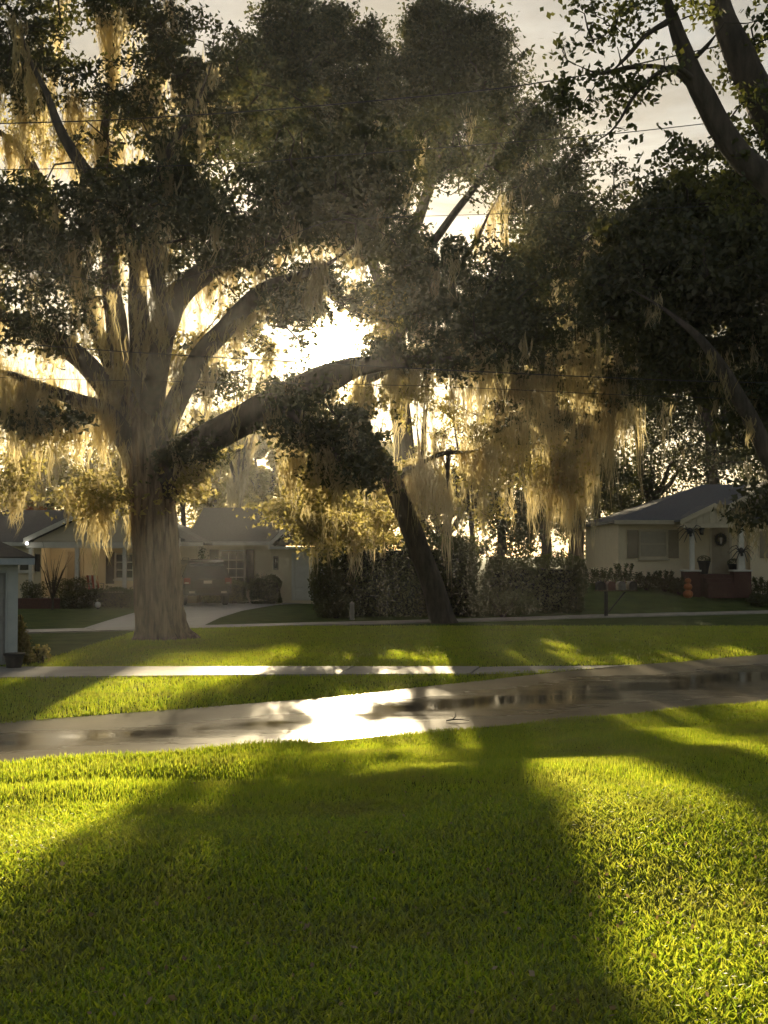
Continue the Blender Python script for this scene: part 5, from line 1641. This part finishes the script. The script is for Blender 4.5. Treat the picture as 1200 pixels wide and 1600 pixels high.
# ---------------------------------------------------------------- parked car
def car():
    D = 55.6
    x = (325 - 600) / F * D
    r = empty('parked_suv', (x, D, gz(x, D) + .035), 'dark maroon sport utility vehicle parked on the driveway, seen from behind', 'car', rz=R(17))
    # side profile along y (rear at y=0, front at +4.6), lofted in half widths
    st = [  # y, zbot, zbelt, ztop, half width low, half width belt, half width roof
        (0.00, .48, 1.02, 1.02, .86, .88, .70), (0.06, .42, 1.05, 1.10, .90, .93, .74), (0.30, .40, 1.08, 1.74, .92, .95, .70), (0.60, .40, 1.08, 1.80, .92, .95, .70), (1.6, .40, 1.06, 1.82, .92, .95, .70),
        (2.4, .40, 1.05, 1.80, .92, .95, .70), (2.75, .40, 1.05, 1.70, .92, .95, .70), (3.25, .40, 1.04, 1.10, .92, .94, .80), (3.4, .40, 1.03, 1.06, .92, .94, .8), (4.45, .42, .98, 1.0, .88, .88, .7), (4.6, .5, .85, .86, .8, .8, .65)]
    v, f = [], []
    ring = 8
    for (y, zb, zm, zt, wl, wb, wr) in st:
        v += [(-wl, y, zb), (-wb, y, (zb + zm) / 2), (-wb * .985, y, zm), (-wr, y, zt), (wr, y, zt), (wb * .985, y, zm), (wb, y, (zb + zm) / 2), (wl, y, zb)]
    for i in range(len(st) - 1):
        for k in range(ring):
            q = (k + 1) % ring
            f.append((i * ring + k, i * ring + q, (i + 1) * ring + q, (i + 1) * ring + k))
    f.append(tuple(range(ring)))
    m = (len(st) - 1) * ring
    f.append(tuple(range(m + ring - 1, m - 1, -1)))
    MB().add(v, f).build('body', M['car_paint'], r, bevel=.03)
    # glass
    MB().add([(-.76, .098, 1.17), (.76, .098, 1.17), (.64, .265, 1.66), (-.64, .265, 1.66), (-.76, .12, 1.17), (.76, .12, 1.17), (.64, .29, 1.66), (-.64, .29, 1.66)],
             [(0, 1, 2, 3), (7, 6, 5, 4), (0, 4, 5, 1), (1, 5, 6, 2), (2, 6, 7, 3), (3, 7, 4, 0)]).build('rear_window', M['car_glass'], r)
    for s in (-1, 1):
        for (y0, y1) in ((.45, 1.25), (1.35, 2.15), (2.25, 2.75)):
            xb, xt = s * .945, s * .745
            MB().add([(xb, y0, 1.14), (xb, y1, 1.14), (xt, y1 - (.12 if y1 > 2.5 else 0), 1.66), (xt, y0, 1.66), (xb - s * .04, y0, 1.14), (xb - s * .04, y1, 1.14), (xt - s * .04, y1 - (.12 if y1 > 2.5 else 0), 1.66), (xt - s * .04, y0, 1.66)],
                     [(0, 1, 2, 3), (7, 6, 5, 4), (0, 4, 5, 1), (1, 5, 6, 2), (2, 6, 7, 3), (3, 7, 4, 0)]).build('side_window', M['car_glass'], r)
        tl = MB().box(s * .80 - .13, s * .80 + .13, -.035, .1, .86, 1.10).build('tail_light', M['tail_red'], r, bevel=.02)
        MB().box(s * .80 - .10, s * .80 + .06, -.05, -.036, .88, .93).build('reverse_lamp', M['plate'], tl)
        MB().tube([(s * .66, .5, 1.83), (s * .66, .7, 1.88), (s * .66, 2.1, 1.88), (s * .66, 2.3, 1.83)], .022, 6).build('roof_rail', M['chrome'], r)
        MB().box(s * .62 - .11, s * .62 + .11, -.075, -.061, .50, .58).build('reflector', M['plate'], r)
        mi = MB().box(s * 1.0 - .1, s * 1.0 + .1, 2.85, 2.98, 1.08, 1.26).build('side_mirror', M['car_paint'], r, bevel=.03)
        for y in (.85, 3.65):
            w = MB()
            prof = [(.20, -.11), (.34, -.12), (.385, -.08), (.385, .08), (.34, .12), (.20, .11)]
            w.lathe(prof, (0, 0, 0), 24)
            wo = w.build('wheel', M['rubber'], r)
            wo.matrix_local = Matrix.Translation((s * .82, y, .385)) @ Matrix.Rotation(R(90), 4, 'Y')
            MB().lathe([(.001, -.07), (.06, -.10), (.2, -.075), (.23, -.1), (.23, .1), (.2, .075), (.06, .1), (.001, .07)], (0, 0, 0), 20).build('rim', M['grey_metal'], wo)
    MB().box(-.92, .92, -.06, .12, .46, .72).build('bumper', M['car_paint'], r, bevel=.04)
    MB().box(-.80, .80, -.068, -.05, .42, .5).build('bumper_skirt', M['black'], r, bevel=.01)
    MB().box(-.16, .16, -.025, -.004, .88, 1.0).build('number_plate', M['plate'], r)
    MB().box(-.36, .36, -.045, -.005, 1.03, 1.08).build('chrome_strip', M['chrome'], r, bevel=.01)
    MB().tube([(.0, .09, 1.16), (.30, .12, 1.24), (.42, .13, 1.27)], .012, 5).build('wiper', M['black'], r)
    MB().box(-.62, .62, .2, .42, 1.80, 1.84).build('spoiler', M['car_paint'], r, bevel=.01)
    r.scale = (1.12, 1.12, 1.1)


car()

# ---------------------------------------------------------------- mailboxes, posts, wires
q = P(947, 965, 45.8)
q[2] = gz(q[0], q[1])
r = empty('mailbox_row', q, 'row of four old mailboxes on one thin braced post beside the far sidewalk', 'mailboxes')
MB().box(-.05, .05, -.05, .05, -.1, .84).build('post', M['dark_metal'], r, bevel=.006)
MB().prism([(.05, .16), (.09, .16), (.62, .82), (.56, .82)], 'y', -.03, .03).build('brace', M['dark_metal'], r)
MB().box(-.34, .98, -.14, .14, .845, .885).build('board', M['wood'], r, bevel=.005)
for k, (xx, m_, lb) in enumerate(((-.17, 'dark_metal', None), (.14, 'red_metal', 'faded red mailbox'), (.46, 'grey_metal', 'pale grey mailbox'), (.80, 'dark_metal', None))):
    w_, hh = .12, .16
    prof = [(xx - w_, .89), (xx + w_, .89), (xx + w_, .89 + hh)] + [(xx + w_ * math.cos(t), .89 + hh + w_ * math.sin(t)) for t in np.linspace(.2, 2.94, 9)] + [(xx - w_, .89 + hh)]
    b = MB().prism(prof, 'y', -.24, .24).build('mailbox', M[m_], r)
    if lb:
        b['label'] = lb
    MB().prism([(x_ * .96 + xx * .04, z_ * .97 + .03) for (x_, z_) in prof], 'y', -.255, -.242).build('mailbox_door', M['dark_metal'] if k in (0, 3) else M[m_], b)
    MB().box(xx + w_ + .002, xx + w_ + .014, -.1, -.08, 1.0, 1.22).box(xx + w_ + .002, xx + w_ + .014, -.078, .03, 1.15, 1.22).build('flag', M['red_metal'], b)

r.scale = (1.15, 1.15, 1.1)
q = P(550, 966, 44.5)
q[2] = gz(q[0], q[1])
r = empty('marker_post', q, 'short pale square marker post at the foot of the tall hedge', 'post')
MB().box(-.08, .08, -.08, .08, -.1, .58).build('post', M['concrete'], r, bevel=.01)
MB().add([(-.085, -.085, .583), (.085, -.085, .583), (.085, .085, .583), (-.085, .085, .583), (0, 0, .65)], [(0, 1, 4), (1, 2, 4), (2, 3, 4), (3, 0, 4), (3, 2, 1, 0)]).build('cap', M['concrete'], r)


def wire(label, pts, D0, D1, rad):
    c = []
    n = len(pts)
    for i, (px, py) in enumerate(pts):
        D = D0 + (D1 - D0) * i / (n - 1)
        c.append(P(px, py, D))
    c = catmull(np.array(c), 10)
    v, f = tube_arrays(c, np.full(len(c), rad), 6)
    o = np_mesh('overhead_wire', v, f, M['wire'], smooth=True)
    tag(o, label, 'wire', 'overhead wires')


wire('highest black overhead wire crossing the whole crown of the great oak', [(-700, 205), (0, 193), (300, 180), (600, 156), (830, 131), (1060, 86), (1700, -60)], 27, 23, .013)
wire('overhead wire passing just under the sun and through the dark right trees', [(-700, 480), (0, 535), (250, 553), (600, 573), (950, 590), (1200, 598), (1800, 606)], 29, 25, .012)
wire('thin overhead wire a little below the wire under the sun', [(-700, 560), (0, 590), (620, 602), (950, 616), (1250, 626), (1800, 640)], 31, 27, .008)
wire('overhead wire crossing the dark upper limbs below the highest wire', [(-700, 268), (0, 265), (350, 256), (500, 245), (800, 222), (1060, 198), (1700, 120)], 27, 24, .009)
wire('overhead wire at mid height, left half of the oak up to the leafy right', [(-700, 410), (0, 420), (240, 446), (500, 350), (580, 341), (900, 330), (1700, 300)], 28, 26, .007)

# ---------------------------------------------------------------- litter on road and lawn
q = gp(707, 1128)
r = empty('fallen_twig', (q[0], q[1], gz(*q) + .02), 'small dark forked twig lying on the wet road', 'twig')
r.scale = (.75, .75, .75)
MB().tube([(-.12, 0, .012), (0, .02, .03), (.06, .0, .10), (.04, 0, .15)], [.012, .014, .011, .006], 6).build('stem', M['twig'], r)
MB().tube([(0, .02, .03), (.14, .04, .03), (.30, .02, .012)], [.012, .01, .005], 6).build('side_twig', M['twig'], r)


def lawn_litter():
    n = 230
    px = rng.uniform(-20, 1220, n)
    py = 1120 + (1600 - 1120) * rng.random(n) ** 0.8
    C = []
    for a_, b_ in zip(px, py):
        D = 8.0
        for _ in range(12):
            xw = (a_ - 600) / F * D
            D = F * (CAMZ - gz(xw, D)) / (b_ - 865)
        xw = (a_ - 600) / F * D
        if D < np.interp(xw, YN_X, YN_Y) - .2:
            C.append((xw, D, gz(xw, D) + rng.uniform(.03, .07)))
    v, f = leaf_quads(np.array(C), .022 + .016 * rng.random(len(C)) ** 3, .7, 0)
    o = np_mesh('fallen_leaves', v, f, M['dry_leaf'])
    tag(o, 'dry pale fallen leaves scattered over the near lawn', 'leaves', kind='stuff')


lawn_litter()


# ---------------------------------------------------------------- grass
def blades(X, Y, length, width, lean=0.55, segs=2):
    n = len(X)
    Z = ground(X, Y)
    base = np.stack([X, Y, Z - 0.005], -1)
    al = rng.uniform(0, 2 * np.pi, n)
    side = np.stack([np.cos(al), np.sin(al), np.zeros(n)], -1)
    be = rng.uniform(0, 2 * np.pi, n)
    ln = np.abs(rng.normal(size=n)) * lean
    dirv = np.stack([np.cos(be) * ln, np.sin(be) * ln, np.ones(n)], -1)
    dirv /= np.linalg.norm(dirv, axis=1)[:, None]
    Lh = (length * rng.uniform(0.5, 1.3, n))[:, None]
    w = (width * rng.uniform(0.7, 1.3, n))[:, None]
    if segs == 1:
        v = np.stack([base - side * w * .5, base + side * w * .5, base + dirv * Lh], 1).reshape(-1, 3)
        return v, np.arange(3 * n).reshape(-1, 3)
    mid = base + dirv * Lh * 0.55
    d2 = dirv.copy()
    d2[:, 2] *= rng.uniform(-0.1, 0.8, n)
    d2[:, 0] += np.cos(be) * .35
    d2[:, 1] += np.sin(be) * .35
    d2 /= np.linalg.norm(d2, axis=1)[:, None] + 1e-9
    tip = mid + d2 * Lh * 0.5
    v = np.stack([base - side * w * .45, base + side * w * .45, mid + side * w * .5, mid - side * w * .5, tip], 1).reshape(-1, 3)
    i = np.arange(n) * 5
    f = np.concatenate([np.stack([i, i + 1, i + 2], -1), np.stack([i, i + 2, i + 3], -1), np.stack([i + 3, i + 2, i + 4], -1)])
    return v, f


def near_pts(n, y0, y1, power):
    Y = y0 + (y1 - y0) * rng.random(n) ** power
    X = (rng.random(n) - .5) * 2 * (Y * 0.315 + .15)
    k = Y < np.interp(X, YN_X, YN_Y) + 0.06 + 0.1 * np.sin(X * 3.1)
    return X[k], Y[k]


X_, Y_ = near_pts(165000, 4.2, 9.5, 0.95)
v, f = blades(X_, Y_, .058, .0082)
np_mesh('near_lawn_grass', v, f, M['grass'], kind='stuff')
tag(bpy.context.scene.objects['near_lawn_grass'], 'coarse green lawn grass on the near side of the road, nearest to the viewer', 'grass')
X_, Y_ = near_pts(420000, 9.0, 22, 0.8)
left = (X_ < -0.9) & (np.interp(X_, YN_X, YN_Y) - Y_ < 4.2)
v, f = blades(X_, Y_, np.where(left, .085, .055), np.where(left, .022, .0115), .6, 1)
np_mesh('lawn_grass', v, f, M['grass'], kind='stuff')
tag(bpy.context.scene.objects['lawn_grass'], 'green lawn grass running up to the near road edge', 'grass')


def far_pts(n):
    Y = 15 + 25 * rng.random(n) ** 0.9
    X = (rng.random(n) - .5) * 2 * (Y * 0.31 + .2)
    t = Y - np.interp(X, YF_X, YF_Y)
    k = t > -0.05 + .08 * np.sin(X * 2.7)
    dn = 22.4 + (X + 15.5) * (1.65 / 17.1)
    df = 25.3 + (X + 15.5) * (.2 / 17.4)
    k &= ~((Y > dn - .0) & (Y < df + .02) & (X < 1.8))
    k &= ~((X > 1.5) & (X < 5.0) & (Y > 24.2 + (X - 1.6) * .5) & (Y < 25.6 + (X - 1.6) * .25))
    s = Y - ysw(X)
    k &= s < -.85
    k &= ~((X < -7.2) & (Y > 25.9))
    return X[k], Y[k]


X_, Y_ = far_pts(300000)
v, f = blades(X_, Y_, .07, .022, .55, 1)
np_mesh('verge_grass', v, f, M['grass'], kind='stuff')
tag(bpy.context.scene.objects['verge_grass'], 'mown grass between the road, the garage driveway and the far sidewalk', 'grass')

# ---------------------------------------------------------------- haze
m, t, o = new_mat('evening_haze')
pv = t.nodes.new('ShaderNodeVolumePrincipled')
pv.inputs['Color'].default_value = (0.92, 0.93, 0.94, 1)
pv.inputs['Density'].default_value = 0.0004
pv.inputs['Anisotropy'].default_value = 0.7
t.links.new(pv.outputs[0], o.inputs['Volume'])
hz = MB().box(-420, 420, -80, 520, -1.2, 38).build('haze', m)
tag(hz, 'thin golden evening haze filling the air', 'haze', kind='stuff')
